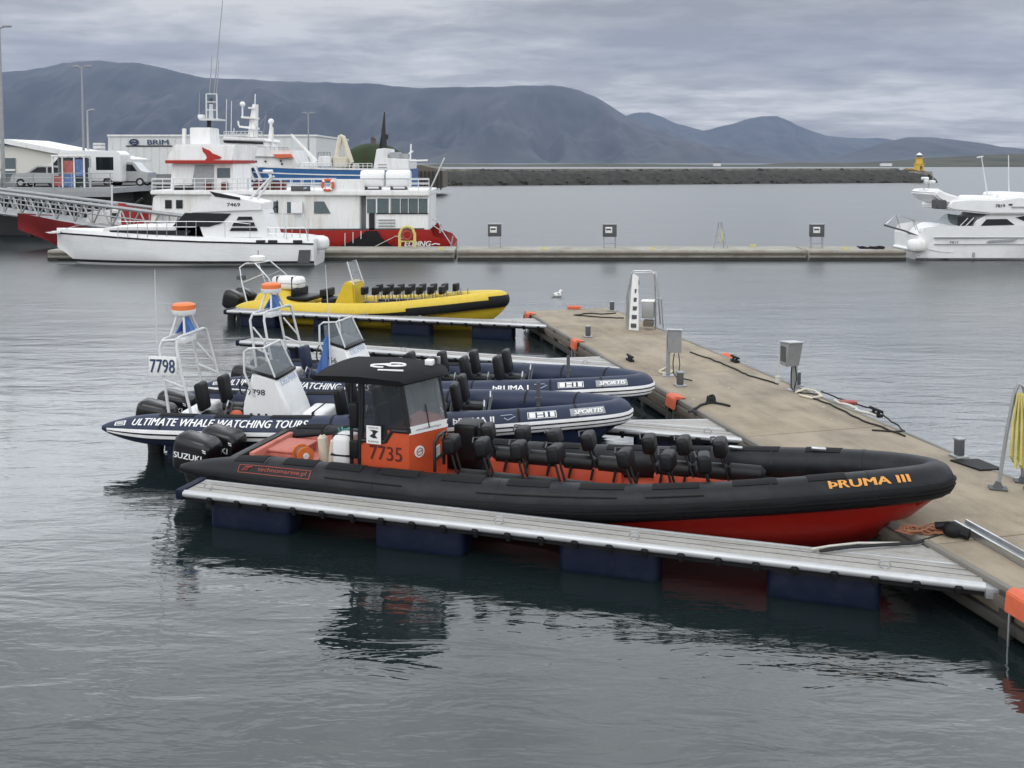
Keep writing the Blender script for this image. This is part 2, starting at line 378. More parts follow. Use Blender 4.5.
# ------------------------------------------------------------------ lettering
def text_bm(s, bold=0.0, shear=0.0, cuts=0, spacing=1.0):
    """lettering as a flat bmesh, scaled to cap height 1 with its lower left corner at 0,0; returns bmesh and width"""
    cu = bpy.data.curves.new('lettering', 'FONT'); cu.body = s; cu.shear = shear; cu.offset = 0.0; cu.resolution_u = 3; cu.space_character = spacing
    o = bpy.data.objects.new('lettering', cu); col.objects.link(o)
    dg = bpy.context.evaluated_depsgraph_get(); dg.update()
    me = bpy.data.meshes.new_from_object(o.evaluated_get(dg)); bpy.data.objects.remove(o); bpy.data.curves.remove(cu)
    bm = bmesh.new(); bm.from_mesh(me); bpy.data.meshes.remove(me)
    xs = [v.co.x for v in bm.verts]; ys = [v.co.y for v in bm.verts]
    x0, x1, y0, y1 = min(xs), max(xs), min(ys), max(ys); k = 1.0 / (y1 - y0)
    for v in bm.verts: v.co = Vector(((v.co.x - x0) * k, (v.co.y - y0) * k, 0))
    wd = (x1 - x0) * k
    bmesh.ops.triangulate(bm, faces=list(bm.faces))
    if cuts:
        for i in range(1, cuts):
            bmesh.ops.bisect_plane(bm, geom=list(bm.verts) + list(bm.edges) + list(bm.faces), plane_co=(0, i / cuts, 0), plane_no=(0, 1, 0))
    return bm, wd
def text_on(s, name, m, parent, org, xd, yd, h, width=None, world=False, bold=0.0, shear=0.0, off=0.004, fn=None, cuts=0, spacing=1.0):
    bm, wd = text_bm(s, bold, shear, cuts, spacing)
    kx = h if width is None else width / wd
    if fn is None:
        org, xd, yd = Vector(org), Vector(xd).normalized(), Vector(yd).normalized(); nn = xd.cross(yd).normalized()
        fn = lambda x, y, dz=0.0: org + xd * x + yd * y + nn * (off + dz)
    if bold:   # heavier strokes: the letters struck three times, a hair apart
        g0 = list(bm.verts) + list(bm.edges) + list(bm.faces)
        for dx_, dy_, dz_ in ((-bold, .4 * bold, .0006), (bold, -.4 * bold, .0012)):
            r_ = bmesh.ops.duplicate(bm, geom=g0); bmesh.ops.translate(bm, vec=(dx_, dy_, dz_), verts=[q for q in r_['geom'] if isinstance(q, bmesh.types.BMVert)])
    for v in bm.verts: v.co = fn(v.co.x * kx, v.co.y * h, v.co.z)
    b = MB(); b.bm.free(); b.bm = bm
    o = b.build(name, m, parent, world, smooth=False)
    return o
def flat_on(poly, name, m, parent, org, xd, yd, off=0.003, world=False, label=None):
    org, xd, yd = Vector(org), Vector(xd).normalized(), Vector(yd).normalized(); nn = xd.cross(yd).normalized()
    b = MB(); vs = [org + xd * x + yd * y + nn * off for x, y in poly]
    b.prism(vs, -nn * 0.002)
    return b.build(name, m, parent, world, smooth=False, label=label)
# =================================================================== THE SETTING
from mathutils import noise as mnoise
WZ = -0.06
b = MB(); b.faces([(-13500, -60, WZ), (13500, -60, WZ), (13500, 13500, WZ), (-13500, 13500, WZ)], [(0, 1, 2, 3)])
b.build('water', 'water', smooth=False, kind='structure')

def interp(pts, x):
    if x <= pts[0][0]: return pts[0][1]
    for (a, ya), (c, yc) in zip(pts, pts[1:]):
        if x <= c:
            t = (x - a) / (c - a); return ya + (yc - ya) * t
    return pts[-1][1]
def ridge(name, pts, Y, depth, x0, x1, m, rough, gully, seed, step=3.0, rows=26, power=1.25):
    b = MB(); secs = []
    n = int((x1 - x0) / step)
    for i in range(n + 1):
        x = x0 + (x1 - x0) * i / n
        P = atY(x, interp(pts, x), Y); Zr = max(P.z, 0.5)
        Zr += rough * Zr * mnoise.fractal(Vector((P.x * 0.004 / max(1, depth / 900), seed, 0)), 0.8, 2.0, 5) * 0.12
        sec = []
        for j in range(rows + 1):
            t = j / rows
            z = Zr * (t ** power)
            g = mnoise.fractal(Vector((P.x / (depth * 0.22) + seed, t * 1.3, seed)), 0.9, 2.1, 5) - abs(mnoise.noise(Vector((P.x / (depth * 0.11), t * 0.6, seed)))) * 0.9
            z += gully * Zr * g * (t * (1 - t)) * 1.6
            yy = Y - depth * (1 - t) + depth * 0.05 * mnoise.noise(Vector((P.x / (depth * 0.3), t * 2, seed + 3)))
            sec.append((P.x, yy, max(z, -3) if j else -3))
        sec.append((P.x, Y + depth * 0.6, -3))
        secs.append(sec)
    b.loft(secs, cap=False)
    return b.build(name, m, kind='structure', ang=80)
esja = [(-260, 84), (-120, 78), (-40, 74), (0, 71), (22, 69), (40, 66), (58, 61), (75, 59.5), (100, 60), (130, 63), (160, 68), (182, 73), (205, 78), (250, 79), (300, 81), (350, 83.5), (400, 86), (450, 87), (530, 87), (562, 87), (580, 90), (596, 96), (612, 105), (626, 115), (645, 124), (680, 138), (720, 150), (770, 158), (840, 163)]
ridge('mountain', esja, 9000, 2600, -260, 850, 'mountain', 0.22, 0.8, 1.3, power=1.15, step=2.0, rows=40)
mid = [(560, 150), (600, 128), (624, 117), (640, 112.5), (650, 112), (664, 117), (676, 123), (690, 127), (703, 131), (720, 126), (742, 121), (758, 118), (778, 117), (792, 121), (808, 128), (826, 135), (846, 138), (878, 138), (900, 141), (960, 145), (990, 147), (1024, 149), (1120, 148), (1250, 152)]
ridge('mountain', mid, 12500, 2600, 560, 1250, 'mountain', 0.5, 0.55, 5.1, power=1.2, step=2.0, rows=34)
near = [(800, 163), (840, 157), (868, 148), (890, 141), (906, 137.5), (930, 137), (950, 139), (975, 143), (1000, 147), (1030, 149), (1120, 152), (1250, 158)]
ridge('hill', near, 7800, 1700, 800, 1250, 'mountain', 0.3, 0.4, 9.7, power=1.1)
isl = [(330, 166), (405, 165), (440, 163.8), (520, 164.2), (600, 163.5), (690, 164.3), (760, 164.3), (800, 162.2), (840, 163.2), (880, 161.5), (905, 160), (930, 157.5), (945, 157), (980, 155.2), (1024, 154), (1120, 152), (1250, 156)]
ridge('island', isl, 1500, 260, 330, 1250, 'grassland', 0.6, 0.5, 3.3, step=2.0, rows=14, power=0.8)

# ground of the working quay: one slab of fill with a sloping rock foot
QZ = 3.75
def quay(name, plan, z, m):
    b = MB(); b.prism([(x, y, -3) for x, y in plan], (0, 0, z + 3)); return b.build(name, m, kind='structure', smooth=False)
quay('quay_ground', [(-95, 75), (-31.5, 75), (-31.5, 118), (-24, 135), (-22, 236), (-14, 250), (-95, 260)], QZ, 'asphalt')

# haze over the whole bay
hb = MB(); hb.box((0, 6900, 849), (29000, 14400, 1706))
hz = hb.build('haze', 'white_gel', smooth=False, kind='stuff')
hm = bpy.data.materials.new('haze'); hm.use_nodes = True
_n = hm.node_tree.nodes; _n.remove(_n['Principled BSDF'])
_v = _n.new('ShaderNodeVolumePrincipled'); _v.inputs['Color'].default_value = (0.40, 0.52, 0.77, 1); _v.inputs['Density'].default_value = 5e-5; _v.inputs['Anisotropy'].default_value = 0.0
hm.node_tree.links.new(_v.outputs[0], _n['Material Output'].inputs['Volume'])
hz.data.materials.clear(); hz.data.materials.append(hm)

# =================================================================== BREAKWATER AND LIGHTHOUSE
t = thing('breakwater', 'long dark rock breakwater with a pale concrete wall along its crest', 'breakwater', (50, 262, 0))
b = MB(); secs = []
A, B_ = Vector((-36, 238, 0)), Vector((119.3, 280, 0)); n = 420
ux = (B_ - A).normalized(); uy = Vector((-ux.y, ux.x, 0))
for i in range(n + 1):
    s = i / n; P = A + (B_ - A) * s; sec = []
    for j, (o, z) in enumerate([(-9, -1.5), (-7.4, -.2), (-6, .9), (-4.6, 1.8), (-3, 2.7), (-1.5, 3.3), (1, 3.5), (6, 3.0), (10, -1.5)]):
        q = P + uy * o
        d = mnoise.noise(Vector((q.x * 0.55, j * 1.7, 1))) * 0.45 + mnoise.noise(Vector((q.x * 1.3, j * 3.1, 4))) * 0.35
        sec.append((q.x, q.y + d, z + d * (0.8 if 0 < j < 6 else 0.1)))
    secs.append(sec)
b.loft(secs); b.build('rock_slope', 'dark_rock', t, True, smooth=False)
b = MB(); rr = random.Random(3)
for i in range(520):
    s_ = rr.random(); o_ = -8.2 + 9.0 * rr.random(); P = A + (B_ - A) * s_ + uy * o_; z_ = -.3 + (o_ + 8.2) / 8.2 * 3.5; q_ = .35 + .75 * rr.random() ** 2
    tb = bmesh.new(); bmesh.ops.create_icosphere(tb, subdivisions=1, radius=q_)
    for v in tb.verts: v.co *= .75 + .5 * rr.random(); v.co.z *= .75
    bmesh.ops.rotate(tb, matrix=Matrix.Rotation(rr.random() * 6, 3, 'Z'), verts=tb.verts); bmesh.ops.translate(tb, vec=P + Vector((0, 0, z_)), verts=tb.verts); b.merge(tb)
b.build('boulders', 'dark_rock', t, True, smooth=False, kind='stuff')
b = MB(); b.prism([A + uy * 0.6 + Vector((0, 0, 3.1)), A + uy * 1.4 + Vector((0, 0, 3.1)), A + uy * 1.4 + Vector((0, 0, 4.0)), A + uy * 0.6 + Vector((0, 0, 4.0))], (B_ - A) * 0.955)
b.build('crest_wall', 'pale_rock', t, True)
b = MB(); P = Vector((118.2, 279.5, 0)); b.prism([(113.5, 274.6, -0.5), (120.9, 274.6, -0.5), (120.7, 276, 3.1), (114.0, 276, 3.1)], (0, 9, 0))
b.build('concrete_head', 'pale_rock', t, True, smooth=False)
lx, ly = 118.6, 280.0
t = thing('lighthouse', 'small yellow lighthouse with a white cap at the breakwater end', 'lighthouse', (lx, ly, 3.1))
def cyl(c, r0, r1, z0, z1, n=20):
    return MB().tube([(c[0], c[1], z0), (c[0], c[1], z1)], [r0, r1], n)
b = cyl((0, 0), 1.7, 1.5, 0, 2.6, 8); b.tube([(0, 0, 2.6), (0, 0, 2.85)], [1.75, 1.75], 8); b.build('tower', 'lighthouse_yellow', t)
b = cyl((0, 0), 1.15, 1.0, 2.85, 4.8, 8); b.tube([(0, 0, 4.8), (0, 0, 5.0)], [1.3, 1.3], 8); b.build('upper_tower', 'lighthouse_yellow', t)
b = cyl((0, 0), .85, .85, 5.0, 5.9, 12); b.build('lantern', 'glass_grey', t)
b = cyl((0, 0), .98, .12, 5.9, 6.8, 12); b.build('cap', 'white_paint', t)
b = MB().box((0, -1.55, 1.1), (.7, .12, 1.7)); b.build('door', 'dark_grey', t)
b = MB()
for k in range(9):
    b.tube([(-5.4 + k * .4, -2.6, 0), (-5.4 + k * .4, -2.6, 1.1)], .05, 5)
b.tube([(-5.4, -2.6, 1.1), (-2.2, -2.6, 1.1)], .06, 5); b.tube([(-5.4, -2.6, .6), (-2.2, -2.6, .6)], .04, 5); b.build('railing', 'lighthouse_yellow', t)

for o in kids(t): o.scale = (.95, .95, .8)
for (x, y, wd, lab) in ((717, 165.2, 9, 'tiny white house on the low shore beyond the middle of the breakwater'), (886, 164.8, 14, 'tiny long white farmhouse on the low green island near the lighthouse')):
    P = atY(x, y, 1275); z0 = 1.0
    t = thing('white_house', lab, 'house', (P.x, 1275, z0), 0, 'white houses on the far shore')
    MB().box((0, 0, 2.0), (wd, 6, 4.0)).build('wall', 'white_paint', t)
    MB().prism([(-wd / 2 - .3, -3.3, 4.0), (-wd / 2 - .3, 3.3, 4.0), (-wd / 2 - .3, 0, 6.2)], (wd + .6, 0, 0)).build('roof', 'dark_grey', t)

# grassy mound with a small hut
t = thing('grass_mound', 'round steep grass covered mound with a tiny hut on top', 'mound', (-36, 250, 3.5))
b = MB(); secs = []
for i in range(13):
    a = i / 12; r = 8.6 * math.cos(a * math.pi / 2) ** 0.75 + 0.02; z = 7.0 * (math.sin(a * math.pi / 2) ** 1.0)
    secs.append([(r * math.cos(k * math.pi / 14) + .25 * mnoise.noise(Vector((k, a * 6, 0))), r * math.sin(k * math.pi / 14), z + .2 * mnoise.noise(Vector((k * .7, a * 5, 2)))) for k in range(28)])
b.loft(secs, closed=True); b.build('turf', 'tree_green', t, ang=80)
b = MB().box((0, 0, 7.6), (1.2, 1.0, 1.3)); b.prism([(-.8, -.7, 8.2), (.8, -.7, 8.2), (0, -.7, 8.9)], (0, 1.4, 0)); b.build('hut', 'timber', t)

# =================================================================== SHEDS
Y = 112
t = thing('shed', 'cream gabled shed with a white roof and dark green door', 'shed', atY(40, 187, Y))
E0, RG, E1 = atY(-60, 141, Y), atY(37, 141, Y), atY(118, 158, Y)
b = MB(); b.pxprism([(-90, 190), (-90, 142), (45, 148), (98, 160), (98, 190)], Y, Y + 9); b.build('wall', 'cream_cladding', t, True, smooth=False)
b = MB(); b.pxprism([(-92, 139.5), (6, 139), (58, 149), (118, 159), (118, 162), (52, 153), (4, 143.5), (-92, 144)], Y - .6, Y + 9.5); b.build('roof', 'white_paint', t, True, smooth=False)
b = MB(); b.pxbox(-12, 158, 15, 186, Y - .12, Y + .1); b.build('door', 'glass_grey', t, True)
b = MB(); b.pxbox(-12, 169, 15, 171, Y - .18, Y - .12); b.pxbox(0, 158, 1.4, 186, Y - .18, Y - .12); b.build('door_frame', 'white_paint', t, True)
t = thing('warehouse', 'large white metal warehouse lettered BRIM behind the blue trawler', 'warehouse', atY(200, 187, 155))
b = MB(); b.pxprism([(108, 190), (108, 135.2), (316, 135.8), (316, 190)], 155, 185); b.build('wall', 'sheet_cladding', t, True, smooth=False)
b = MB(); b.pxbox(107, 134.6, 317, 136.4, 154.8, 185.2); b.build('parapet', 'white_paint', t, True, smooth=False)
b = MB()
for k in range(26):
    x = 112 + k * 7.8; b.pxbox(x, 137, x + .5, 190, 154.93, 155.05)
b.build('cladding_ribs', 'sheet_cladding', t, True, smooth=False)
b = MB(); b.pxbox(126, 145.4, 172, 146.6, 154.9, 155); b.build('sign_line', 'letter_black', t, True)
text_on('BRIM', 'sign_lettering', 'letter_navy', t, atY(147.5, 144.6, 154.8), (1, 0, 0), (0, 0, 1), atY(0, 139.8, 155).z - atY(0, 144.6, 155).z, atY(168.5, 140, 155).x - atY(147.5, 140, 155).x, True, bold=.03)
b = MB(); b.tube([atY(134 + 4.2 * math.cos(a * .4), 142 - 2.6 * math.sin(a * .4), 154.8) for a in range(0, 16)], .12, 6); b.tube([atY(130 + k * 1.6, 142 + (.8 if k % 2 else -.4), 154.8) for k in range(6)], .1, 5); b.build('sign_emblem', 'letter_navy', t, True)

# =================================================================== JETTY
t = thing('jetty', 'dark timber jetty with a steel railing carrying the parked vehicles', 'jetty', atY(40, 192, 72))
JZ = atY(60, 188, 72).z
b = MB(); b.box((-48, 76.5, JZ - .2), (36, 9, .4)); b.build('deck', 'galvanised', t, True)
b = MB(); b.box((-48, 71.95, JZ - .45), (36, .2, .42)); b.build('edge_beam', 'grey_paint', t, True)
b = MB()
for k in range(12):
    x = -64 + k * 3.0; b.tube([(x, 72.6 + (k % 2) * .8, -2), (x + .1, 72.6 + (k % 2) * .8, JZ - .4)], .22, 8)
    if k % 2: b.tube([(x, 72.7, .6), (x + 3, 72.7, JZ - .8)], .11, 6)
b.build('piles', 'pier_dark', t, True)
b = MB(); b.box((-48, 80.5, .6), (36, 1.2, 5.2)); b.build('back_wall', 'pier_dark', t, True)
b = MB()
for k in range(25):
    x = -65 + k * 1.45; b.tube([(x, 72.2, JZ), (x, 72.2, JZ + 1.1)], .035, 6)
for z in (.4, .75, 1.1): b.tube([(-66, 72.2, JZ + z), (-30, 72.2, JZ + z)], .03, 6)
b.build('railing', 'galvanised', t, True)

# vehicles ------------------------------------------------------------
def wheel(parent, x, y, r, wd=.2):
    o = MB().tube([(x, y - wd / 2, r), (x, y + wd / 2, r)], r, 18).build('wheel', 'tyre', parent)
    MB().tube([(x, y - wd / 2 - .01, r), (x, y + wd / 2 + .01, r)], r * .6, 14).build('rim', 'steel', o)
def vehicle(name, label, cat, loc, side, wins, wd, m, wheels, r, flip=1, lamps=()):
    t = thing(name, label, cat, loc)
    b = MB(); n = len(side)
    def sec(y, k, dz): return [(x * flip, y, z) for x, z in side]
    b.prism([(x * flip, -wd / 2, z) for x, z in side], (0, wd, 0))
    bmesh.ops.recalc_face_normals(b.bm, faces=list(b.bm.faces)); bmesh.ops.bevel(b.bm, geom=list(b.bm.edges), offset=.07, segments=2, affect='EDGES')
    b.build('body', m, t)
    for pl in wins:
        for sgn in (-1, 1):
            MB().prism([(x * flip, sgn * (wd / 2 + .004), z) for x, z in pl], (0, -sgn * .03, 0)).build('side_window', 'glass_dark', t)
    for x in wheels:
        for sgn in (-1, 1): wheel(t, x * flip, sgn * (wd / 2 - .1), r)
    for x, z, mm in lamps: MB().box((x * flip, -wd / 2 + .12, z), (.12, .22, .16), bev=.02).build('headlight', mm, t)
    MB().box((0.0, 0, .34), (1.9, wd + .03, .12), bev=.02).build('sill_trim', 'black_rubber', t)
    return t
P = atY(92, 186, 78.4)
vehicle('van', 'white high roof camper van parked behind the poster kiosk', 'van', (P.x - .4, 78.4, JZ),
        [(-3.4, .35), (3.2, .35), (3.25, 2.5), (2.9, 2.85), (-1.2, 2.9), (-2.0, 2.5), (-2.7, 1.6), (-3.4, 1.25)],
        [[(-2.45, 1.6), (-1.85, 2.25), (-1.2, 2.25), (-1.2, 1.55)], [(-.9, 1.5), (-.9, 2.25), (.8, 2.25), (.8, 1.5)], [(1.2, 1.3), (1.2, 2.35), (2.6, 2.35), (2.6, 1.3)]],
        2.0, 'car_white', (-2.4, 2.1), .36, lamps=((-3.38, 1.0, 'glass_grey'),))
P = atY(45, 187, 75.4)
vehicle('car', 'pale silver estate car parked beside the jetty railing', 'car', (P.x, 75.4, JZ),
        [(-2.3, .3), (2.25, .3), (2.3, 1.0), (2.0, 1.62), (-.2, 1.68), (-1.0, 1.12), (-2.2, .95)],
        [[(-.75, 1.12), (-.1, 1.55), (.55, 1.56), (.55, 1.1)], [(.68, 1.1), (.68, 1.56), (1.85, 1.5), (2.05, 1.08)]],
        1.8, 'car_silver', (-1.45, 1.4), .33, lamps=((-2.25, .78, 'glass_grey'),))
P = atY(128, 186, 79)
vehicle('delivery_van', 'small grey delivery van parked between the camper and the ferry', 'van', (P.x, 79.3, JZ),
        [(-1.9, .3), (1.9, .3), (1.95, 1.1), (1.3, 1.2), (.7, 1.95), (-1.85, 2.0)], [[(-.2, 1.2), (-.2, 1.75), (.6, 1.75), (1.0, 1.2)]], 1.75, 'car_silver', (-1.2, 1.2), .33)
# poster kiosk
P = atY(73, 187, 74.2)
t = thing('poster_kiosk', 'white glazed ticket kiosk with red and blue posters', 'kiosk', (P.x, 74.0, JZ))
b = MB()
for x in (-1.2, -.45, .45, 1.2):
    for y in (-.5, .5): b.box((x, y, 1.2), (.09, .09, 2.4))
b.box((0, 0, 2.42), (2.6, 1.2, .14), bev=.03); b.build('frame', 'white_paint', t)
MB().box((0, .3, 1.2), (2.3, .02, 2.2)).build('pane', 'glass_grey', t)
MB().box((0, -.46, 1.55), (.82, .03, 1.0)).build('poster', 'poster_red', t, label='red and white upper poster')
MB().box((0, -.46, .55), (.82, .03, .95)).build('poster', 'poster_blue', t, label='blue lower poster')
MB().box((.83, -.46, 1.5), (.6, .03, 1.3)).build('poster', 'poster_blue', t, label='blue side poster')
MB().box((-.83, -.46, .5), (.6, .03, .8)).build('poster', 'poster_red', t, label='red side poster')

# lamp posts and masts ------------------------------------------------
def lamp(x, y0, y1, Y, lab, z0=None, arms=((0, 1),), r=.09, grp=None):
    base = atY(x, y1, Y); top = atY(x, y0, Y)
    if z0 is not None: base.z = z0
    H = top.z - base.z
    t = thing('lamp_post', lab, 'lamp post', base, 0, grp)
    MB().tube([(0, 0, 0), (0, 0, H * .5), (0, 0, H)], [r * 1.5, r * 1.15, r * .8], 10).build('pole', 'grey_paint', t)
    MB().box((0, 0, .2), (.4, .4, .4), bev=.04).build('base', 'grey_paint', t)
    for a, k in arms:
        b = MB(); b.tube([(0, 0, H - .1), (k * .45, 0, H + .05)], r * .6, 6); b.build('arm', 'galvanised', t)
        MB().box((k * .6, 0, H + .06), (.62, .3, .16), bev=.05).build('lamp_head', 'grey_paint', t)
    return t
g = 'lamp posts on the quay'
lamp(3.5, 27, 187, 72.6, 'tall grey lamp post beside the yellow sign on the jetty', JZ, r=.11, grp=g)
lamp(84.5, 67, 187, 92, 'tall slim lamp post standing behind the white camper van', QZ, r=.09, arms=((0, 1), (0, -1)), grp=g)
lamp(89, 110, 187, 120, 'shorter pale lamp post just beside the tall slim one', QZ, r=.12, arms=((0, 1),), grp=g)
lamp(309, 113, 187, 140, 'thin twin armed lamp post in front of the white warehouse end', QZ, r=.1, arms=((0, 1), (0, -1)), grp=g)
P = atY(2, 187, 72.4)
t = thing('yellow_sign', 'yellow warning sign on a white box at the gangway head', 'sign', (P.x - .4, 71.9, JZ))
MB().box((0, 0, .65), (.9, .4, 1.3), bev=.03).build('box', 'white_paint', t); MB().box((0, -.24, 1.65), (1.0, .05, .6), bev=.01).build('panel', 'sign_yellow', t)
t = thing('silo', 'small white ribbed tank standing beside the warehouse corner', 'tank', atY(100, 187, 130))
P0, P1 = atY(95, 160, 130), atY(106, 143, 130); r = (P1.x - P0.x) / 2; hh = P1.z - QZ
z0 = OFF[t.name].z
b = MB().tube([(0, 0, QZ - z0), (0, 0, P1.z - z0)], r, 20); b.build('shell', 'white_paint', t)
b = MB()
for k in range(6): b.tube([(math.cos(a * math.pi / 10) * (r + .02), math.sin(a * math.pi / 10) * (r + .02), P1.z - z0 - .3 - k * .5) for a in range(20)], .05, 4, True)
b.build('hoop', 'grey_paint', t)

# =================================================================== GANGWAY (truss bridge down to the far pontoon)
A0, A1 = atY(-45, 207, 66.5), atY(190, 236, 58.6)
A1.z = .95
t = thing('gangway', 'grey steel truss gangway sloping down from the jetty', 'gangway', A0)
dirv = (A1 - A0); Lg = dirv.length; dx = dirv.normalized(); sidev = Vector((-dx.y, dx.x, 0)).normalized()
Hh = 1.35
for name, off in (('truss', 0), ('truss', 2.1)):
    b = MB(); n = 13
    lo = lambda s: A0 + dirv * s + sidev * off; hi = lambda s: lo(s) + Vector((0, 0, Hh))
    b.tube([lo(0), lo(1)], .12, 8); b.tube([hi(0), hi(1)], .12, 8); b.tube([lo(0) + Vector((0, 0, .75)), lo(1) + Vector((0, 0, .75))], .05, 6)
    for k in range(n):
        b.tube([lo(k / n), hi((k + .5) / n)], .055, 6); b.tube([hi((k + .5) / n), lo((k + 1) / n)], .055, 6); b.tube([lo(k / n), hi(k / n)], .05, 6)
    b.build(name, 'galvanised', t, True)
b = MB(); w_ = sidev * 2.0
b.prism([A0 + sidev * .06 + Vector((0, 0, -.02)), A0 + sidev * 2.04 + Vector((0, 0, -.02)), A0 + sidev * 2.04 + Vector((0, 0, .06)), A0 + sidev * .06 + Vector((0, 0, .06))], dirv)
b.build('walkway', 'galvanised', t, True)
b = MB()
for k in range(14):
    p = A0 + dirv * (k / 13) - Vector((0, 0, .1)); b.tube([p, p + sidev * 2.1], .07, 6)
b.build('cross_beams', 'galvanised', t, True)

# =================================================================== FAR PONTOON
PY0, PY1, PZ = 55.6, 58.2, .52
g = 'service pedestals on the far pontoon'
t = thing('far_pontoon', 'long straight concrete pontoon crossing the harbour in front of the ferry', 'pontoon', (0, 57, 0))
segs = [(-27, -3.35), (-3.2, 17.1), (17.25, 22.9)]
for (xa, xb) in segs:
    o = MB().box(((xa + xb) / 2, (PY0 + PY1) / 2, .12), (xb - xa, PY1 - PY0, PZ * 2 - .24), bev=.04).build('concrete_float', 'concrete_old', t, True)
    MB().box(((xa + xb) / 2, PY0 - .05, .33), (xb - xa - .06, .1, .12)).build('timber_rail', 'timber', o, True)
    MB().box(((xa + xb) / 2, PY0 - .06, .02), (xb - xa - .06, .06, .16)).build('rubbing_strip', 'pier_dark', o, True)
def pedestal_far(loc):
    t = thing('service_pedestal', 'grey power box on legs on the pontoon, closest to the ferry stern', 'pedestal', loc, 0, g)
    b = MB()
    for x in (-.34, .34):
        for y in (-.12, .12): b.tube([(x, y, 0), (x, y, .75)], .025, 6)
    b.tube([(-.34, -.12, .3), (.34, -.12, .3)], .02, 5); b.build('legs', 'galvanised', t)
    MB().box((0, 0, 1.05), (.8, .4, .72), bev=.02).build('cabinet', 'dark_grey', t)
    MB().box((0, -.01, 1.43), (.86, .46, .05), bev=.01).build('lid', 'grey_paint', t)
    b = MB().box((-.07, -.21, 1.1), (.40, .03, .36), bev=.01); b.build('socket_panel', 'white_paint', t)
    b = MB()
    b.box((-.09, -.235, 1.14), (.30, .03, .10), bev=.01)
    b.build('socket_strip', 'dark_grey', t)
    return t
p0 = at(494.5, 248.6, PZ); proto = pedestal_far((p0.x, 57.2, PZ))
for x, lab in ((611, 'grey power box on legs on the pontoon, midway between the ferry and the bare frame'), (821, 'grey power box on legs on the pontoon, closest to the white cruiser')):
    dup(proto, (at(x, 249.5, PZ).x, 56.9, PZ), label=lab)
P = at(722, 249, PZ)
t = thing('ladder_frame', 'bare rusty safety ladder frame like a narrow letter A', 'ladder', (P.x, 57.0, PZ))
b = MB()
b.tube([(-.42, -.2, 0), (-.1, 0, 1.55), (.1, 0, 1.55), (.42, -.2, 0)], .028, 6); b.tube([(-.3, .25, 0), (-.06, .05, 1.5)], .025, 6); b.tube([(.3, .25, 0), (.06, .05, 1.5)], .025, 6)
for z in (.35, .75, 1.15):
    k = .42 * (1 - z / 1.75); b.tube([(-k, -.15 + z * .08, z), (k, -.15 + z * .08, z)], .02, 5)
b.build('frame', 'galvanised', t)
b = MB(); b.tube([(0.05, -.1, 1.2), (.12, -.18, .6), (.0, -.2, .35), (-.1, -.18, .7)], .03, 6); b.build('line', 'rope_yellow', t)
# mooring cleats on the far pontoon
def cleat():
    b = MB(); b.box((0, 0, .03), (.34, .14, .06), bev=.01); b.tube([(-.09, 0, .05), (-.09, 0, .12)], .025, 6); b.tube([(.09, 0, .05), (.09, 0, .12)], .025, 6)
    b.tube([(-.2, 0, .13), (.2, 0, .13)], .025, 6); return b.build('mooring_cleat', 'rope_yellow')
c0 = cleat(); tag(c0, 'small pale yellow mooring cleat on the far pontoon edge', 'cleat', 'yellow cleats on the far pontoon'); c0.location = (at(545, 251, PZ).x, 55.9, PZ)
for x in (440, 655, 765, 850):
    c = c0.copy(); col.objects.link(c); c.location = (at(x, 251, PZ).x, 55.9 if x != 765 else 57.9, PZ)
# =================================================================== MAIN PONTOON AND FINGERS
ang = math.atan2(-.969, .248)
DX, RX_ = Vector((.248, -.969, 0)), Vector((.969, .248, 0))
MC = Vector((.45, 32.5, 0)); MW, ML, MZ = 3.05, 31.0, .55
t = thing('main_pontoon', 'wide brown concrete pontoon with timber sided edges running towards the viewer', 'pontoon', MC, ang)
for k in range(6):
    MB().box((ML / 12 + k * ML / 6, MW / 2, .31), (ML / 6 - .025, MW - .1, .48), bev=.02).build('concrete_deck', 'concrete', t)
b = MB().box((ML / 2, .02, .50), (ML, .10, .112), bev=.02); b.build('edge_channel', 'pale_rock', t)
b = MB().box((ML / 2, MW - .02, .51), (ML, .10, .10), bev=.02); b.build('edge_kerb', 'pale_rock', t)
b = MB().box((-.05, MW / 2, .42), (.12, MW, .2), bev=.02); b.build('end_beam', 'timber', t)
for yy in (-.03, MW + .05):
    MB().box((ML / 2, yy, .36), (ML, .09, .15), bev=.015).build('wale', 'timber', t)
    MB().box((ML / 2, yy, .10), (ML, .07, .14), bev=.015).build('wale', 'wet_timber', t, label='dark wet lower wale')
pf = None
for k in range(22):
    for yy in (-.01, MW + .03):
        if pf is None: pf = MB().box((0, 0, .15), (.14, .1, .7), bev=.01).build('fender_post', 'wet_timber', t)
        else: pf = pf.copy(); col.objects.link(pf); pf.parent = t
        pf.location = (.7 + k * 1.42, yy, 0)
MB().box((ML / 2, MW / 2, -.15), (ML - .1, MW - .3, .46)).build('float_tank', 'pier_dark', t)
def mp(s, w_, z=MZ): return MC + DX * s + RX_ * w_ + Vector((0, 0, z))
def mloc(p):   # world point -> s, w along the pontoon
    d = Vector(p) - MC; return d.dot(DX), d.dot(RX_)

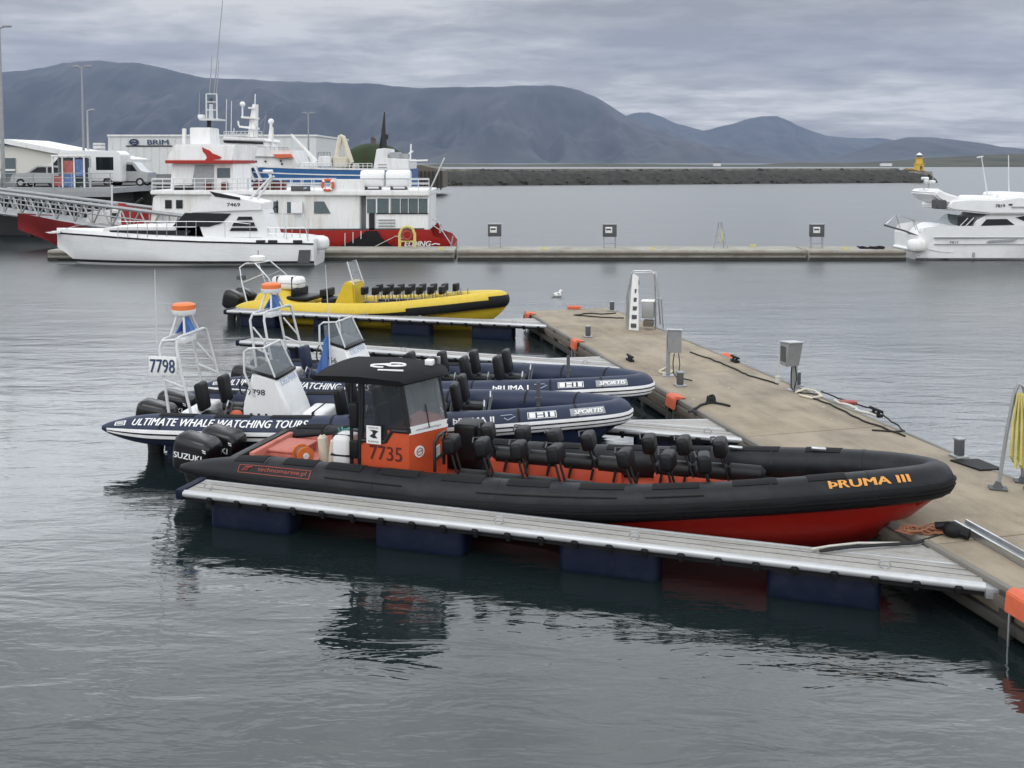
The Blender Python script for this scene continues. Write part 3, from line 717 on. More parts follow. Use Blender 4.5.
def finger(label, corner, L_, a, wd, nfl, gus, cap=True):
    """corner: near corner at the pontoon; runs away from it in local +x; local +y is towards the viewer side"""
    t = thing('finger_pontoon', label, 'finger pontoon', corner, R(180) + a, 'narrow finger pontoons')
    z1 = .50
    # local axes: +x outwards (to the boat sterns), -y is the far side
    b = MB().box((L_ / 2, -wd / 2, z1 - .03), (L_ - .02, wd - .06, .05), bev=.008); b.build('deck_panel', 'deck_panel', t)
    MB().box((L_ / 2, -wd * .36, z1 - .004), (L_ - .06, .012, .004)).build('deck_groove', 'dark_grey', t); MB().box((L_ / 2, -wd * .68, z1 - .004), (L_ - .06, .012, .004)).build('deck_groove', 'dark_grey', t)
    b = MB(); b.tube([(0, .015, z1 - .045), (L_, .015, z1 - .045)], .055, 12); b.build('edge_beam', 'aluminium', t, label='rounded aluminium edge beam on the open side')
    b = MB().box((L_ / 2, -wd, z1 - .05), (L_, .06, .1), bev=.015); b.build('edge_beam', 'aluminium', t)
    b = MB().box((L_ / 2, -.01, z1 - .125), (L_, .05, .06)); b.box((L_ / 2, -wd + .03, z1 - .125), (L_, .05, .05)); b.build('lower_rail', 'black_rubber', t)
    n = int(L_ / .48)
    for k in range(n):
        x = .3 + k * .48
        if k == 0:
            b = MB().box((0, .045, z1 - .085), (.09, .08, .09), bev=.02); b.box((0, .02, z1 - .13), (.06, .06, .1), bev=.01)
            b.tube([(-.045, .06, z1 - .07), (0, .085, z1 - .075), (.045, .06, z1 - .07)], .016, 6)
            c0 = b.build('bracket', 'black_rubber', t); c0.location.x = x
        else:
            c = c0.copy(); col.objects.link(c); c.parent = t; c.location.x = x
    for k in range(nfl):
        x = L_ * (k + .56) / (nfl + .05) + .30
        MB().box((x, -wd / 2 - .06, .13), (1.40, wd * .90, .50), bev=.11, seg=4).build('float', 'float_blue', t)
    # triangular gusset at the pontoon
    g = [(gus[0], -wd + .03), (-.04, -wd + .03 - 0.0), gus[1]]
    b = MB(); b.prism([(x, y, z1 - .055) for x, y in g], (0, 0, .05)); b.build('gusset_plate', 'deck_panel', t)
    b = MB(); b.tube([(gus[0], -wd + .02, z1 - .04), (gus[1][0], gus[1][1], z1 - .04)], .045, 8); b.build('gusset_beam', 'aluminium', t)
    b = MB().box((-.07, -wd / 2 + .1, z1 - .09), (.16, .5, .14), bev=.015); b.build('hinge', 'galvanised', t)
    if cap:
        b = MB().box((L_ + .06, -wd / 2, z1 - .06), (.14, wd + .14, .17), bev=.03); b.build('end_bumper', 'float_blue', t)
    for x in (L_ * .1, L_ * .38, L_ * .55, L_ * .97): MB().tube([(x + .07 * math.cos(q * .785), -.12, z1 + .045 + .05 * math.sin(q * .785)) for q in range(8)], .011, 5, True).build('mooring_ring', 'galvanised', t)
    return t
FA = R(-17.0)
finger('near finger pontoon alongside the orange and black boat, blue floats under a pale deck', (5.75, 11.41, 0), 11.35, FA, .52, 4, (1.75, (-.42, -1.62)))
finger('finger pontoon lying between the two navy inflatable boats', (4.71, 17.44, 0), 11.0, FA, .52, 4, (3.0, (-.55, -1.75)))
finger('empty finger pontoon behind the navy boat that flies a blue flag', (2.89, 23.64, 0), 11.3, R(-19), .52, 4, (2.2, (-.62, -2.0)))
finger('finger pontoon in front of the yellow boat', (1.13, 29.98, 0), 11.4, R(-15.5), .52, 4, (2.2, (-.5, -1.6)))

# orange corner fenders
g = 'orange corner fenders along the pontoon edge'
def corner_fender(s, lab, sc_=1.0):
    p = mp(s, 0, 0); t = thing('corner_fender', lab, 'fender', p, ang, g)
    b = MB(); b.prism([(-.2, .14, .575), (-.2, -.08, .62), (-.2, -.15, .57), (-.2, -.17, .34), (-.2, -.10, .32), (-.2, -.09, .562), (-.2, .13, .567)], (.40, 0, 0))
    bmesh.ops.bevel(b.bm, geom=list(b.bm.edges), offset=.012, segments=2, affect='EDGES'); b.build('cap', 'fender_orange', t)
    b = MB()
    for x in (-.15, .15): b.tube([(x, -.13, .36), (x, -.14, -.1), (x, -.1, -.25)], .016, 6)
    b.build('strap', 'steel', t)
    return t
sA = mloc(at(1012, 592, .55))[0]
corner_fender(sA + .2, 'large orange corner fender closest to the viewer, by the near finger')
for (x, y, lab) in ((681, 397, 'orange corner fender beside the square bollard near the first power pedestal'), (583, 341, 'orange corner fender beside the end of the empty finger pontoon'), (533, 314, 'orange corner fender at the far tip of the wide pontoon')):
    corner_fender(mloc(at(x, y, .55))[0], lab)

# square mooring bollards
def bollard(x, y, lab):
    p = at(x, y, MZ); t = thing('bollard', lab, 'bollard', p, ang, 'square grey bollards on the wide pontoon')
    MB().box((0, 0, .02), (.24, .24, .035), bev=.01).build('base_plate', 'galvanised', t)
    MB().box((0, 0, .17), (.13, .13, .28), bev=.02).build('post', 'dark_grey', t)
    MB().box((0, 0, .32), (.15, .15, .03), bev=.008).build('cap', 'galvanised', t)
for x, y, lab in ((680, 386, 'square bollard beside the orange fender by the first power pedestal'), (588, 337, 'square bollard beside the far orange fender on the water berth side'), (612, 311, 'square bollard at the far end near the white ladder'), (797, 386, 'square bollard just behind the leaning power pedestal'), (959, 457, 'square bollard beside the black rubber mat')):
    bollard(x, y, lab)

# power pedestals on the wide pontoon
def pedestal(name, lab, p, rz, lean, postx):
    t = thing(name, lab, 'pedestal', p, rz, 'power pedestals on the wide pontoon')
    b = MB().box((postx, .02, .5), (.09, .12, 1.0), bev=.01); b.build('post', 'galvanised', t)
    MB().box((postx, .02, .01), (.26, .26, .02)).build('base_plate', 'galvanised', t)
    b = MB(); b.prism([(-.16, -.14, .58), (-.16, .14, .58), (-.16, .14, 1.08), (-.16, -.19 - lean, 1.12)], (.32, 0, 0))
    bmesh.ops.recalc_face_normals(b.bm, faces=list(b.bm.faces)); bmesh.ops.bevel(b.bm, geom=list(b.bm.edges), offset=.015, segments=2, affect='EDGES'); b.build('cabinet', 'galvanised', t)
    MB().prism([(-.185, -.22 - lean, 1.125), (-.185, .165, 1.085), (-.185, .165, 1.10), (-.185, -.22 - lean, 1.145)], (.37, 0, 0)).build('lid', 'aluminium', t)
    MB().box((-.163, -.01, .84), (.01, .22, .34)).build('door', 'dark_grey', t)
    b = MB(); b.tube([(.0, -.1, .56), (-.03, -.13, .35), (-.02, -.12, .1), (.05, -.2, .02), (.4, -.5, .02)], .014, 6); b.tube([(.1, -.08, .56), (.13, -.1, .3), (.1, -.05, .05)], .012, 6)
    b.build('cable', 'rope_black', t)
    return t
pedestal('power_pedestal', 'upright grey power pedestal with a wide box, further along the wide pontoon', at(674, 376, MZ), R(-8), .0, -.14)
pedestal('power_pedestal', 'grey power pedestal with its sloping cabinet overhanging to one side, nearer the viewer', at(789, 391, MZ), R(14), .1, .14)
b = MB(); p = at(778, 388, MZ); b.tube([p + Vector((0, 0, .12)), p + Vector((0, 0, .27))], .06, 10); b.tube([p + Vector((0, 0, .27)), p + Vector((0.02, 0, .75))], .012, 5)
tag(b.build('hanging_float', 'rope_white', None, loc=p), 'small white float hanging from a line under the leaning pedestal', 'float')
for nm, pts, lab in (('hose', [(796, 392), (805, 389), (815, 391), (822, 396), (812, 398), (800, 395)], 'pale yellow hose coil at the foot of the leaning pedestal'),
                     ('hose', [(660, 372), (667, 374), (673, 371), (666, 368), (659, 371)], 'pale yellow hose loop at the foot of the upright pedestal')):
    b = MB(); b.tube([at(x, y, MZ + .03) for x, y in pts], .024, 8)
    tag(b.build(nm, 'cream', None, loc=at(*pts[0], MZ)), lab, 'hose')

# white boarding ladder leaning in a tubular frame
p = at(640, 330, MZ)
t = thing('boarding_ladder', 'white rescue ladder in a tall tubular hand frame on the pontoon edge', 'ladder', p, R(-14))
b = MB(); b.tube([(-.42, .1, 0), (-.42, .1, .95), (-.28, .05, 1.65), (-.2, .02, 1.78), (.30, .02, 1.80), (.42, .05, 1.7), (.44, .1, 1.3), (.44, .3, 0)], .028, 8)
b.tube([(-.42, .5, 0), (-.42, .5, .95), (-.3, .35, 1.68), (.42, .40, 1.72), (.50, .5, 1.0), (.56, .55, .1)], .026, 8); b.tube([(.44, .3, .95), (.6, .35, .92), (.66, .45, .0)], .022, 6); b.build('hand_frame', 'steel', t)
b = MB(); b.prism([(-.34, -.02, -.02), (-.03, -.12, -.02), (-.06, -.02, 1.62), (-.24, .02, 1.70)], (0, .05, 0)); b.build('ladder_panel', 'white_paint', t)
for k in range(6):
    z = .14 + k * .26; x0 = -.27 + k * .02
    MB().box((x0 + .085, -.085 + k * .018, z), (.17 - .012 * k, .03, .13), bev=.01).build('tread', 'dark_grey', t)
b = MB().box((.22, .2, .60), (.36, .34, .5), bev=.03); b.build('locker', 'galvanised', t)
MB().box((.22, .2, .87), (.40, .38, .04), bev=.01).build('locker_lid', 'white_paint', t)
b = MB().box((.24, .15, .2), (.3, .3, .18), bev=.02); b.build('foot_block', 'timber', t)

# hose stand at the right
p = at(998, 489, MZ)
t = thing('hose_stand', 'steel hoop stand hung with a yellow hose at the pontoon edge', 'stand', p, R(-20))
b = MB(); b.tube([(0, 0, 0), (.10, 0, .9), (.19, .02, 1.5), (.25, .03, 1.66), (.32, .04, 1.62), (.38, .06, 1.3), (.50, .1, 0)], .028, 8); b.tube([(.2, .02, 1.5), (.42, .5, .02)], .024, 8); b.build('hoop', 'galvanised', t)
for q in ((0, 0), (.50, .1), (.42, .5)): MB().box((q[0], q[1], .015), (.26, .2, .02), bev=.005).tube([(q[0], q[1], .02), (q[0], q[1], .12)], [.08, .035], 8).build('foot_plate', 'dark_grey', t)
b = MB()
for k in range(12):
    a = k * .034; b.tube([(.23 + a * .25, -.03 + (k % 3) * .035, 1.52), (.17 + a * .6, -.06 + (k % 3) * .05, 1.05), (.15 + a * .7, -.05 + (k % 3) * .05, .55 - (k % 4) * .06), (.24 + a * .5, 0.0, .36 + (k % 3) * .06), (.31 + a * .4, .03, .8), (.29 + a * .2, .02, 1.5)], .016, 6)
b.build('hose', 'rope_yellow', t)

# rubber mat, guide rail, odds and ends on the deck
P4 = [at(x, y, MZ + .004) for x, y in ((950, 461), (978, 460), (1003, 470), (980, 471))]
b = MB(); b.prism(P4, (0, 0, .025)); tag(b.build('rubber_mat', 'black_rubber', None, loc=P4[0]), 'black rubber mat on the far edge of the wide pontoon', 'mat')
a_, c_ = at(960, 527, MZ), at(1060, 584, MZ)
d = (c_ - a_); dn = d.normalized(); sd_ = Vector((-dn.y, dn.x, 0))
t = thing('guide_rail', 'galvanised steel channel lying along the wide pontoon deck', 'rail', a_, math.atan2(d.y, d.x))
b = MB().box((d.length / 2, 0, .03), (d.length, .2, .05), bev=.006); b.build('channel', 'galvanised', t)
b = MB().box((d.length / 2, .09, .075), (d.length, .03, .06)); b.box((d.length / 2, -.09, .075), (d.length, .03, .06)); b.build('flange', 'steel', t)
def rope(pts, r, m, lab, z=MZ, name='rope', wob=.0):
    q = []
    for i in range(len(pts) - 1):
        A_, B2 = at(*pts[i], z + r), at(*pts[i + 1], z + r); n = max(2, int((B2 - A_).length / .12))
        for k in range(n):
            s = k / n; q.append(A_.lerp(B2, s) + Vector((mnoise.noise(A_ + Vector((s * 5, i, 0))), mnoise.noise(A_ + Vector((i, s * 5, 3))), 0)) * wob)
    q.append(at(*pts[-1], z + r)); b = MB(); b.tube(q, r, 6)
    return tag(b.build(name, m, None, loc=at(*pts[0], z)), lab, name.replace('_', ' '))
rope([(800, 394), (830, 404), (862, 420), (905, 436)], .018, 'rope_black', 'thin dark cable running from the leaning pedestal along the pontoon', wob=.06, name='cable')
rope([(820, 391), (850, 402), (878, 410), (905, 431), (890, 432), (872, 430)], .016, 'rope_black', 'dark mooring line lying loose near the pontoon rim', wob=.08)
rope([(690, 352), (720, 362), (748, 375), (778, 384)], .018, 'rope_black', 'dark cable snaking between the two power pedestals', wob=.06, name='cable')
rope([(616, 313), (602, 314), (590, 313), (575, 315), (598, 317), (624, 318)], .02, 'rope_black', 'dark rope lying at the far tip of the wide pontoon', wob=.1)
rope([(690, 412), (700, 405), (712, 402), (722, 404), (730, 406)], .025, 'rope_black', 'short black mooring rope with a knot by the pontoon edge', wob=.05)
b = MB(); p = at(711, 403, MZ)
for k in range(4): b.tube([p + Vector((.1 * math.cos(q * .785 + k) * (1 - .1 * k), .07 * math.sin(q * .785 + k), .03 + .035 * k + .02 * math.sin(q + k))) for q in range(8)], .022, 5, True)
tag(b.build('knotted_rope', 'rope_black', None, loc=p), 'black knot of rope on the pontoon edge behind the black boat', 'rope')
b = MB(); p = at(938, 533, MZ)
for k in range(12):
    cx_, cy_ = -.45 + k * .055, .03 * math.sin(k * 2)
    b.tube([p + Vector((cx_ + .13 * math.cos(q * .628 + k), cy_ + .09 * math.sin(q * .628 + k), .03 + .012 * (k % 4) + .02 * math.sin(q * 1.3 + k))) for q in range(10)], .013, 5, True)
tag(b.build('rope_pile', 'rope_orange', None, loc=p), 'tangled orange rope on the pontoon beside the bow of the black boat', 'rope')
b = MB(); p = at(953, 537, MZ)
b.ball(p + Vector((0, 0, .1)), .12, (1.2, 1, .9), 8); b.tube([p + Vector((.02, 0, .1)), p + Vector((.16, -.12, .08))], .08, 8); b.tube([p + Vector((-.02, .05, .15)), p + Vector((-.2, .1, .12))], .05, 8)
tag(b.build('shackle_block', 'black_rubber', None, loc=p), 'black rubber mooring block at the end of the tangled orange rope', 'mooring block')
rope([(820, 551), (850, 547), (880, 545), (915, 543), (942, 535)], .022, 'rope_black', 'black mooring line lying across the near finger gusset', z=.52)
rope([(812, 549), (830, 546), (858, 543), (900, 543)], .016, 'rope_white', 'pale mooring line lying across the near finger gusset', z=.52)
rope([(835, 400), (858, 410), (876, 416)], .03, 'rope_white', 'white rope along the pontoon rim past the leaning pedestal', wob=.08)
for x, y, m, lab, s in ((574, 309, 'fender_orange', 'low orange box at the far tip of the wide pontoon', (.46, .2, .11)), (848, 404, 'letter_red', 'small rusty plate on the rim of the wide pontoon', (.35, .2, .07))):
    p = at(x, y, MZ); b = MB().box(p + Vector((0, 0, s[2] / 2)), s, rot=RZ(-.1), bev=.02); tag(b.build('deck_box', m, None, loc=p), lab, 'box')
p = at(618, 352, .45) + Vector((1.0, -.3, 0)); p = mp(mloc(at(724, 355, .5))[0], MW + .22, .38)
b = MB().ball(p, .2, (1, 1, .9), 12); tag(b.build('pink_buoy', 'fender_orange', None, loc=p), 'round orange buoy hanging off the outer side of the wide pontoon', 'buoy')
for x, y, lab in ((735, 362, 'black mooring cleat on the rim beyond the upright pedestal'), (876, 416, 'black mooring cleat on the rim past the leaning pedestal'), (630, 361, 'small black cleat on the wide pontoon deck closest to the navy bows')):
    p = at(x, y, MZ); b = MB().box(p + Vector((0, 0, .03)), (.3, .12, .06), rot=RZ(ang), bev=.01); b.tube([p + DX * .2 + Vector((0, 0, .13)), p - DX * .2 + Vector((0, 0, .13))], .03, 6)
    for q in (-.08, .08): b.tube([p + DX * q, p + DX * q + Vector((0, 0, .13))], .03, 6)
    tag(b.build('mooring_cleat', 'black_rubber', None, loc=p), lab, 'cleat', 'black cleats on the wide pontoon')
p = at(557, 295, 0)
t = thing('gull', 'white gull floating on the water beyond the yellow boat bow', 'gull', (p.x, p.y, -.09), R(20))
b = MB(); b.ball((0, 0, .1), .12, (1.7, 1, .85), 12); b.ball((.17, 0, .25), .065, (1.1, 1, 1), 10); b.tube([(.1, 0, .13), (.16, 0, .24)], [.07, .05], 8); b.build('body', 'white_paint', t)
b = MB(); b.prism([(-.30, 0, .14), (.08, .1, .2), (.05, .12, .12), (-.2, .07, .1)], (0, .01, 0)); b.prism([(-.30, 0, .14), (.08, -.1, .2), (.05, -.12, .12), (-.2, -.07, .1)], (0, -.01, 0)); b.build('wing', 'grey_paint', t)
b = MB(); b.tube([(.22, 0, .245), (.31, 0, .235)], [.02, .006], 6); b.build('beak', 'sign_yellow', t)

# =================================================================== INFLATABLE BOATS
def crom(tab, x):
    if x <= tab[0][0]: return tab[0][1]
    if x >= tab[-1][0]: return tab[-1][1]
    for i in range(len(tab) - 1):
        if x <= tab[i + 1][0]:
            (x0, y0), (x1, y1) = tab[i], tab[i + 1]
            m0 = (y1 - tab[i - 1][1]) / (x1 - tab[i - 1][0]) if i > 0 else (y1 - y0) / (x1 - x0)
            m1 = (tab[i + 2][1] - y0) / (tab[i + 2][0] - x0) if i + 2 < len(tab) else (y1 - y0) / (x1 - x0)
            h = x1 - x0; s = (x - x0) / h
            return (2*s**3-3*s**2+1)*y0 + (s**3-2*s**2+s)*h*m0 + (-2*s**3+3*s**2)*y1 + (s**3-s**2)*h*m1
class Tube:
    """collar of an inflatable: a big tube round the boat from one stern cone to the other"""
    def __init__(s, L_, W, r, sheer, ub, cone, p=2.3, slim=0.0):
        s.slim = slim
        s.L, s.W, s.r, s.sheer, s.ub, s.cone = L_, W, r, sheer, ub, cone
        pl = [(u, -W) for u in [i * .15 for i in range(int(ub / .15))]]
        Lc = L_ - r
        for i in range(0, 25):
            a = i / 24 * math.pi / 2; pl.append((ub + (Lc - ub) * math.sin(a) ** (2 / p), -W * math.cos(a) ** (2 / p)))
        pl += [(u, -v) for u, v in reversed(pl[:-1])]
        d = [0.0]
        for a, c in zip(pl, pl[1:]): d.append(d[-1] + math.hypot(c[0] - a[0], c[1] - a[1]))
        s.len = d[-1]; s.d, s.pl = d, pl
        N_ = int(s.len / .09); s.pts = [s.at(i * s.len / N_) for i in range(N_ + 1)]; s.N = N_
    def at(s, q):
        q = min(max(q, 0), s.len)
        import bisect
        i = min(max(bisect.bisect_right(s.d, q) - 1, 0), len(s.pl) - 2); f = (q - s.d[i]) / max(1e-9, s.d[i + 1] - s.d[i])
        u = s.pl[i][0] + (s.pl[i + 1][0] - s.pl[i][0]) * f; v = s.pl[i][1] + (s.pl[i + 1][1] - s.pl[i][1]) * f
        return Vector((u, v, crom(s.sheer, u)))
    def rad(s, q):
        e_ = max(0.0, min(q, s.len - q))
        if e_ >= s.cone:
            if not s.slim: return s.r
            k = min(1, max(0, (e_ - 4.5) / 4.5)); return s.r * (1 - s.slim * k * k * (3 - 2 * k))
        k = e_ / s.cone; return s.r * (.16 + .84 * math.sin(k * math.pi / 2) ** .8)
    def frame(s, q):
        T = (s.at(q + .25) - s.at(q - .25)).normalized(); Nn = Vector((T.y, -T.x, 0)).normalized(); U = Nn.cross(T); U = U if U.z > 0 else -U
        return T, Nn, U
    def P(s, q, th, off=0.0):
        T, Nn, U = s.frame(q); r = s.rad(q) + off; c = s.at(q)
        return c + Nn * (r * math.cos(th)) + U * (r * math.sin(th))
    def body(s, n=26):
        b = MB(); secs = []
        for i in range(s.N + 1):
            q = i * s.len / s.N; secs.append([s.P(q, 2 * math.pi * k / n) for k in range(n)])
        b.loft(secs, closed=True); return b
    def strip(s, t0, t1, th_, q0=0, q1=None, b=None, nth=3):
        q1 = s.len if q1 is None else q1; b = b or MB(); n = max(3, int((q1 - q0) / .1)); secs = []
        for i in range(n + 1):
            q = q0 + (q1 - q0) * i / n
            top = [s.P(q, R(t0 + (t1 - t0) * k / nth), th_) for k in range(nth + 1)]
            bot = [s.P(q, R(t1 + (t0 - t1) * k / nth), -.01) for k in range(nth + 1)]
            secs.append(top + bot)
        b.loft(secs, closed=True); return b
    def qu(s, u):   # arc length on the starboard side for a given u
        for i in range(len(s.pl) - 1):
            if s.pl[i + 1][0] >= u: return s.d[i] + (u - s.pl[i][0]) / max(1e-6, s.pl[i + 1][0] - s.pl[i][0]) * (s.d[i + 1] - s.d[i])
        return s.len / 2
    def text(s, word, name, m, parent, u0, length, th_mid, h, bold=.02, shear=0, spacing=1.0):
        q0 = s.qu(u0); r = s.r
        return text_on(word, name, m, parent, 0, 0, 0, h, length, bold=bold, shear=shear, cuts=5, spacing=spacing,
                       fn=lambda x, y, dz=0.0: s.P(q0 + x, R(th_mid) + (y - h / 2) / r, .008 + dz * 2))
def rib_hull(T, m, parent, u0, u1, keel, chw, deep=.42):
    b = MB(); secs = []
    for i in range(40):
        u = u0 + (u1 - u0) * i / 39; q = T.qu(u); W = max(abs(T.at(q).y), .03); zc_ = crom(T.sheer, u)
        k = crom(keel, u); c = min(W - .0, chw * (W / T.W)); zch = k + (zc_ - .22 - k) * .62
        half = [(u, -W, zc_ - .05), (u, -W + .03, zc_ - T.r * .86), (u, -c, zch), (u, -c * .5, (k + zch) / 2 - .02), (u, 0, k)]
        secs.append(half + [(x, -y, z) for x, y, z in reversed(half[:-1])])
    b.loft(secs); return b.build('hull', m, parent)
def rib_deck(T, m, parent, u0, u1, z, inset=.18, name='deck'):
    b = MB(); secs = []
    for i in range(30):
        u = u0 + (u1 - u0) * i / 29; W = max(abs(T.at(T.qu(u)).y) - inset, .02); zz = z + max(0, crom(T.sheer, u) - crom(T.sheer, 0)) * .8
        secs.append([(u, -W, zz), (u, W, zz), (u, W, zz - .04), (u, -W, zz - .04)])
    b.loft(secs, closed=True); return b.build(name, m, parent)
def outboard(parent, u, v, z, s=1.0, word='SUZUKI', tilt=0.0, lw='letter_white'):
    """outboard motor: cowl, midsection, bracket, lower leg, propeller"""
    rot = RY(tilt)
    def X(x, y, zz):
        p = rot @ Vector((x * s, y * s, zz * s)); return Vector((u, v, z)) + p
    b = MB(); secs = []
    prof = [(-.04, .19, -.42, .20), (.04, .25, -.48, .27), (.28, .268, -.49, .30), (.46, .262, -.48, .31), (.56, .245, -.46, .30), (.625, .20, -.40, .25), (.65, .12, -.28, .12)]
    for zz, hw, xa, xb in prof:
        ring = []
        for k in range(20):
            a = 2 * math.pi * k / 20; ca, sa = math.cos(a), math.sin(a)
            ex = .38
            px_ = (xa + xb) / 2 + (xb - xa) / 2 * math.copysign(abs(ca) ** ex, ca); py = hw * math.copysign(abs(sa) ** ex, sa)
            ring.append(X(px_, py, zz - .04 * ca))
        secs.append(ring)
    b.loft(secs, closed=True); o = b.build('outboard_cowl', 'black_gloss', parent, ang=50)
    b = MB()
    for zz, k in ((.03, 1.02), (.0, 1.0)):
        pass
    secs = []
    for zz, hw, xa, xb in ((.0, .18, -.36, .18), (-.25, .12, -.26, .12), (-.7, .07, -.2, .1)):
        secs.append([X((xa + xb) / 2 + (xb - xa) / 2 * math.cos(2 * math.pi * k / 14), hw * math.sin(2 * math.pi * k / 14), zz) for k in range(14)])
    b.loft(secs, closed=True)
    b.box(X(-.08, 0, -.98), (.5 * s, .05 * s, .3 * s)); b.tube([X(-.34, 0, -1.1), X(.12, 0, -1.1)], [.05 * s, .07 * s], 10)
    b.build('outboard_leg', 'black_paint', parent)
    b = MB().box(X(.26, 0, -.1), (.16 * s, .26 * s, .5 * s), bev=.02); b.build('outboard_bracket', 'black_paint', parent)
    b = MB(); b.tube([X(-.36, 0, -1.1), X(-.46, 0, -1.1)], .05 * s, 8)
    for k in range(3):
        a = k * 2.094; b.box(X(-.41, .12 * math.cos(a), -1.1 + .12 * math.sin(a)), (.05 * s, .12 * s, .2 * s), rot=RX(a) @ RZ(.5))
    b.build('propeller', 'steel', parent)
    if word:
        for sg in (-1, 1):
            org = X(-.40, sg * .268, .27) if sg < 0 else X(.20, sg * .268, .27)
            text_on(word, 'cowl_lettering', lw, o, org, (rot @ Vector((-sg, 0, 0))), (rot @ Vector((0, 0, 1))), .105 * s, .58 * s, bold=.03)
        b = MB(); q = X(.22, -.268, .46); b.tube([q + Vector((-.035 * s, 0, .03 * s)), q + Vector((.03 * s, 0, .01 * s)), q + Vector((-.03 * s, 0, -.005 * s)), q + Vector((.035 * s, 0, -.025 * s))], .009 * s, 5); b.build('cowl_emblem', lw, o)
    return o
def rbox(b, c, d, bev, rot=None): return b.box(c, d, rot, bev=bev, seg=3)

# ------------------------------------------------------------------ the black and orange boat
BA = R(-17)
rb = thing('rigid_inflatable_boat', 'long black inflatable boat with an orange wheelhouse numbered 7735', 'boat', (-5.23, 16.75, 0), BA)
T = Tube(12.05, 1.0, .325, [(0, .52), (2.5, .52), (5, .525), (7.1, .655), (9.05, .875), (11, 1.10), (12.2, 1.19)], 6.9, 1.9, p=1.75, slim=.24)
tb = T.body().build('collar_tube', 'black_hypalon', rb, ang=60)
b = T.strip(2, 12, .018); T.strip(-14, -7, .016, b=b); T.strip(-34, -20, .012, .6, T.len - .6, b=b); b.build('rubbing_strake', 'black_rubber', rb)
for u in (1.7, 3.6, 5.6, 7.6, 9.5, 10.8):
    q = T.qu(u)
    for qq in (q, T.len - q): T.strip(-80, 170, .006, qq - .02, qq + .02, nth=14).build('tube_seam', 'black_hypalon', rb)
for k, (ua, ub_) in enumerate(((1.1, 1.65), (2.0, 2.55), (2.75, 3.35), (3.7, 4.3), (4.7, 5.35), (5.75, 6.4), (6.85, 7.5), (7.9, 8.55), (9.0, 9.6), (10.0, 10.5))):
    qa, qb = T.qu(ua), T.qu(ub_)
    T.strip(62, 118, .009, qa, qb, nth=5).build('grip_pad', 'black_pad', rb); T.strip(62, 118, .009, T.len - qb, T.len - qa, nth=5).build('grip_pad', 'black_pad', rb)
b = MB()
for ua, ub_ in ((2.8, 4.1), (5.3, 7.4), (7.8, 8.6)):
    for sgn in (0, 1):
        pts = []
        for i in range(9):
            q = T.qu(ua + (ub_ - ua) * i / 8); q = q if not sgn else T.len - q; pts.append(T.P(q, R(35), .02 + (.012 * math.sin(math.pi * i / 8))))
        b.tube(pts, .014, 6)
b.build('grab_line', 'rope_black', rb)
for u in (8.95, 10.2):
    b = MB(); q = T.len - T.qu(u); c = T.P(q, R(110), .03); rbox(b, c, (.22, .06, .06), .02); b.build('grab_handle', 'steel', rb)
T.text('ÞRUMA III', 'name_lettering', 'letter_orange', rb, 10.25, 1.05, 43, .14, bold=.05, spacing=1.05)
q0, q1 = T.qu(1.25), T.qu(2.55)
b = MB()
for (ta, tb_, qa, qb) in ((47, 49, q0, q1), (24, 26, q0, q1), (24, 49, q0, q0 + .015), (24, 49, q1 - .015, q1)): T.strip(ta, tb_, .008, qa, qb, b=b)
b.build('badge_outline', 'letter_red', rb)
T.text('technomarine.pl', 'badge_lettering', 'letter_red', rb, 1.62, .86, 36.5, .085, bold=.02)
b = MB(); c = T.qu(1.42)
for i in range(3): b.tube([T.P(c + dx_ * .9, R(37 + dy_ * 60), .012) for dx_, dy_ in ((-.09 + i * .04, -.1), (-.05 + i * .04, .1), (.02 + i * .04, .08))], .010, 5)
b.build('badge_emblem', 'letter_red', rb)
rib_hull(T, 'red_hull', rb, .85, 11.72, [(0, -.42), (8.2, -.42), (9.6, -.28), (10.6, .02), (11.3, .5), (11.8, .95)], .88)
rib_deck(T, 'orange_deck', rb, .95, 10.6, .36)
b = MB().box((.92, 0, .25), (.14, 1.75, 1.0), bev=.02); b.build('transom', 'black_paint', rb)
# stern well: coaming, sole and engine
b = MB().box((1.5, 0, .46), (1.05, 1.35, .18), bev=.03); b.build('stern_sole', 'pink_deck', rb)
b = MB(); b.prism([(1.0, .64, .4), (2.6, .64, .4), (2.6, .64, .86), (2.3, .64, .84), (1.0, .64, .62)], (0, .05, 0)); b.build('coaming', 'pink_deck', rb)
b = MB(); b.tube([(.75, .62, .64), (2.5, .72, .88)], .045, 8); b.build('coaming_rail', 'black_rubber', rb)
b = MB(); b.box((1.12, 0, .62), (.1, 1.3, .30), bev=.02); b.build('splash_well', 'pink_deck', rb)
outboard(rb, -.05, -.40, .27, .95, tilt=R(5)); outboard(rb, -.02, .32, .20, .95, tilt=R(5))
b = MB()
for k in range(10):
    a = k * .63; b.tube([(2.2 + .12 * math.cos(a), .74 + .05 * math.sin(a * 2), .86 + .02 * (k % 3)), (2.24 + .2 * math.cos(a + 1), .66, .92 - .03 * (k % 4)), (2.2 + .15 * math.cos(a + 2), .60, .72 - .04 * (k % 3))], .014, 5)
tag(b.build('teal_rope', 'rope_teal'), 'bundle of teal rope hung over the far tube of the black boat', 'rope')
tr = bpy.data.objects['teal_rope']; tr.location = rb.location; tr.rotation_euler = rb.rotation_euler
def in_rib(root, u, v, z): return root.matrix_basis @ Vector((u, v, z))
bpy.context.view_layer.update()
def aboard(name, lab, cat, root, u, v, z, rz=0.0, group=None):
    p = Vector(root.location) + RZ(root.rotation_euler.z) @ Vector((u, v, z)); return thing(name, lab, cat, p, root.rotation_euler.z + rz, group)
